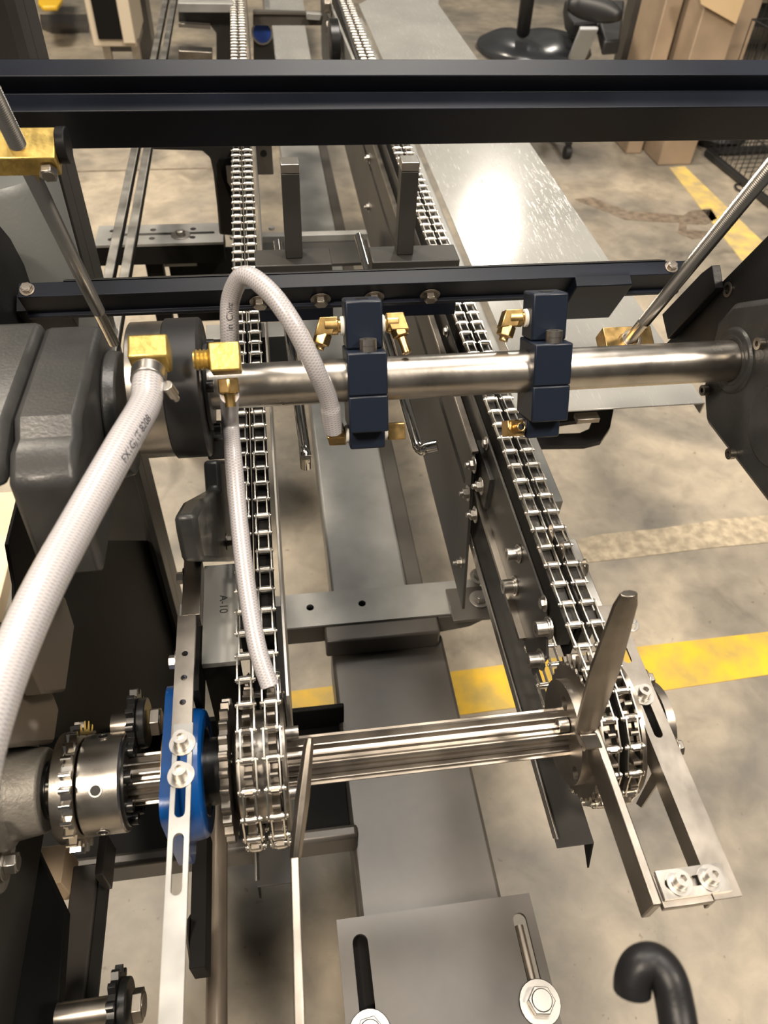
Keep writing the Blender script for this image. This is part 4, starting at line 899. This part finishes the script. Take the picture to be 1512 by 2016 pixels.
# ================================================================== FAR BACKGROUND
def chair():
    cc = W(1080, 215, z=0); c = V((cc.x + .10, cc.y + .05, 0)); c = V((1.60, 4.42, 0)); t = thing('office_chair', 'black leather office chair with pale arm bracket behind the upper beam', 'chair', c)
    base = obj('star_base', MB().lathe(c + ZA * .07, ZA, [(0, .05), (.05, .035)], 20), 'rubber', t)
    cas = W(1117, 300, z=.03)
    a0 = math.atan2(cas.y - c.y, cas.x - c.x); R = .34
    for k in range(5):
        a = a0 + k * 2 * math.pi / 5; d = V((math.cos(a), math.sin(a), 0)); R_ = (V((cas.x, cas.y, 0)) - c).length if k == 0 else R
        obj('base_leg', MB().tube([c + ZA * .11, c + d * R_ * .5 + ZA * .10, c + d * R_ + ZA * .075], .018, 10), 'rubber', base)
        w = obj('caster', MB().lathe(c + d * R_ + ZA * .032 - V((-d.y, d.x, 0)) * .02, V((-d.y, d.x, 0)), [(0, .022), (.006, .032), (.034, .032), (.04, .022)], 20), 'rubber', base)
    obj('gas_column', MB().cyl(c + ZA * .1, c + ZA * .42, .025), 'dsteel', t)
    q = W(1050, 95, z=.48); s = V((q.x, q.y, .44))
    prof_ = [(0, .10), (.004, .22), (.035, .255), (.06, .245), (.085, .20), (.095, .10), (.09, .0)]
    b = MB().lathe(s, ZA, prof_, 40)
    for v in b.bm.verts:
        d = v.co - s; ff = 1 - .18 * math.exp(-((d.x * 1) ** 2) / .004) * (1 if d.z > .05 else 0); v.co.z = s.z + d.z * ff; v.co.x = s.x + d.x * 1.12
    obj('seat_cushion', b, 'leather', t, smooth=80)
    p0 = W(1030, 62, z=.56); p1 = W(1046, -60, z=.86); obj('back_post', MB().tube([p0, p0.lerp(p1, .5), p1], .032, 14), 'rubber', t)
    obj('backrest', MB().obox(p1 + V((0, .10, .25)), XA * .23, YA * .035, ZA * .28), 'leather', t, .03)
    ap = W(1170, 20, z=.70)
    sp_ = spline([W(1118, 10, z=.72), W(1145, 12, z=.72), W(1190, 22, z=.72), W(1220, 32, z=.72)], 6)
    obj('arm_pad', MB().tube(sp_, lambda u: .05 - .03 * abs(u - .5) ** 2 * 4, 16), 'rubber', t, smooth=80)
    u0, u1 = W(1160, 55, z=.66), W(1130, 128, z=.46); dd_ = (u1 - u0)
    obj('arm_bracket', MB().obox((u0 + u1) / 2, XA * .042, dd_ / 2, dd_.cross(XA).normalized() * .008), 'armgrey', t, .004)
    obj('arm_shroud', MB().ext([W(a, b, z=.62) for a, b in ((1112, 0), (1230, 0), (1222, 78), (1190, 80), (1180, 40), (1130, 46), (1116, 30))], (0, 0, -.06)), 'rubber', t, .01)
chair()
def cbox(x0, y0, x1, y1, h, m, label, zb=0, rot=0.):
    t = solo('cardboard_box', MB().box((x0, y0, zb), (x1, y1, zb + h)), m, label, 'box', 'cardboard boxes at the right', bevel=.006); return t
bp = W(1294, 326, z=0); bq = W(1352, 324, z=0)
cbox(bp.x, bp.y, bq.x + .02, bp.y + .30, .78, 'card', 'tall brown cardboard box standing at the end of the yellow line')
bp2 = W(1236, 300, z=0)
cbox(bp2.x - .02, bp2.y - .02, bp.x - .03, bp2.y + .25, .80, 'card', 'brown cardboard box left of and behind the tall box')
bz = W(1390, 40, y=bp.y + .35)
cbox(bq.x - .05, bp.y + .31, bq.x + .30, bp.y + .65, .72, 'card', 'taped cardboard box behind the tall box')
t = solo('cardboard_sheet', MB().ext([W(a, b, y=bp.y - .02) for a, b in ((1372, -40), (1380, 8), (1449, 47), (1480, -40))], (0, .008, 0)), 'card2', 'pale loose cardboard flap at the top right', 'cardboard')
t = solo('partition_board', MB().box((W(1222, 118, y=4.5).x, 4.5, 0), (W(1262, 118, y=4.5).x, 4.6, 1.3)), 'frame', 'grey upright panel between the office chair and the boxes', 'panel', bevel=.004)
# wire cage
def cage():
    g0, g1 = W(1392, 300, z=.02), W(1540, 420, z=.02)
    t = thing('wire_cage', 'black wire crate on the floor at the right edge behind the boxes', 'cage', g0)
    d = (g1 - g0).normalized(); e = V((-d.y, d.x, 0)); e = e if e.y > 0 else -e; L = (g1 - g0).length; Wd = .9; H = .62
    def P_(a, b, z): return g0 + d * a + e * b + ZA * z
    tr = MB()
    for a, b, c_, f in ((0, 0, L, 0), (0, Wd, L, Wd), (0, 0, 0, Wd), (L, 0, L, Wd)): tr.tube([P_(a, b, 0), P_(c_, f, 0)], .018, 8)
    obj('base_frame', tr, 'wire', t)
    for nm, f0 in (('front_panel', 0), ('rear_panel', Wd)):
        b = MB()
        for k in range(int(L / .045)): b.tube([P_(k * .045, f0, 0), P_(k * .045, f0, H)], .0026, 6)
        for z in (.02, .2, .4, H): b.tube([P_(0, f0, z), P_(L, f0, z)], .0036, 6)
        obj(nm, b, 'wire', t)
    b = MB()
    for k in range(int(Wd / .045)): b.tube([P_(0, k * .045, 0), P_(0, k * .045, H)], .0026, 6)
    for z in (.02, .2, .4, H): b.tube([P_(0, 0, z), P_(0, Wd, z)], .0036, 6)
    obj('side_panel', b, 'wire', t)
    b = MB()
    for k in range(int(L / .05)): b.tube([P_(k * .05, 0, .04), P_(k * .05, Wd, .04)], .0026, 6)
    obj('floor_grid', b, 'wire', t)
    q = W(1450, 372, z=.01); obj('latch', MB().tube(spline([q, q + V((.04, -.06, 0)), q + V((.10, -.03, 0)), q + V((.10, .06, 0)), q + V((.02, .05, 0)), q], 6), .005, 8), 'wire', t)
cage()
t = thing('wire_rack', 'black wire shelving with pale panels at the top right corner', 'rack', W(1480, 118, y=5.4))
X0, X1 = W(1440, 118, y=5.4).x, W(1440, 118, y=5.4).x + .9
b = MB()
for k in range(22): b.tube([V((X0 + k * .04, 5.4, .0)), V((X0 + k * .04, 5.4, 1.5))], .003, 6)
obj('front_wires', b, 'wire', t)
for z in (.25, .60, .95): obj('shelf', MB().box((X0 - .06, 5.42, z - .02), (X1, 5.8, z + .03)), 'rubber', t)
obj('pale_panel', MB().box((X0, 5.9, 0), (X1, 5.92, 1.5)), 'cabinet', t)
b = MB().cyl((W(1392, 292, z=.1).x, 4.5, .1), (W(1392, 292, z=.1).x + 1.2, 4.5, .1), .03); obj('white_bar', b, 'white', t)
solo('dark_bag', MB().lathe((W(1376, 300, z=0).x + .16, 4.10, 0), ZA, [(0, .12), (.05, .15), (.12, .10), (.15, .03)], 14), 'rubber', 'crumpled dark bag on the floor behind the tall cardboard box', 'bag')
# left background cabinet
cy = 4.6
t = thing('cabinet', 'beige cabinet with black door panel and little feet at the upper left', 'cabinet', W(230, 100, y=cy))
def yb_(x0p, x1p, y1p, y_, d_, up=1.1):
    a, b = W(x0p, y1p, y=y_), W(x1p, y1p, y=y_); return MB().box((a.x, y_, a.z), (b.x, y_ + d_, a.z + up))
obj('body', yb_(184, 270, 92, cy, .45), 'cabinet', t, .006)
obj('door', yb_(194, 243, 78, cy - .02, .019), 'dark', t, .003)
obj('side_panel', yb_(243.5, 268, 86, cy - .03, .029), 'cabinet', t, .004)
obj('base', yb_(218, 272, 102, cy + .05, .35, .08), 'frame', t, .003)
for px in (211, 268): 
    a = W(px, 104, y=cy + .03); obj('foot', MB().box((a.x - .02, cy + .03, 0), (a.x + .02, cy + .07, W(px, 84, y=cy).z)), 'dsteel', t)
a = W(300, 118, y=3.9)
solo('grey_column', MB().box((W(274, 118, y=5.2).x, 5.2, 0), (W(305, 118, y=5.2).x, 5.4, 1.6)), 'frame', 'grey square column between the cabinet and the aluminium rails', 'column', bevel=.004)
a = W(100, 11, z=.5)
t = solo('yellow_bin', MB().ext([W(x, y, z=.25) for x, y in ((74, 4), (82, 12), (112, 11), (122, -2), (122, -60), (70, -60))], (0, 0, -.03)), 'yellowp', 'yellow plastic bin at the top left corner', 'bin', bevel=.01)
solo('floor_mat', MB().ext([W(x, y, z=.03) for x, y in ((78, 28), (172, 28), (172, 55), (100, 56), (80, 48))], (0, 0, -.03)), 'frame', 'dark flat pallet edge on the floor left of the cabinet', 'mat')
# near hook, bottom right
hk = [W(1245, 1952, d=.40), W(1247, 1925, d=.40), W(1262, 1900, d=.40), W(1290, 1896, d=.40), W(1315, 1925, d=.395), W(1330, 1985, d=.39), W(1345, 2080, d=.38)]
solo('hooked_handle', MB().tube(spline(hk, 8), .0098, 20), 'arm', 'black hooked handle close to the viewer at the bottom right', 'handle', smooth=80, bevel=.002)
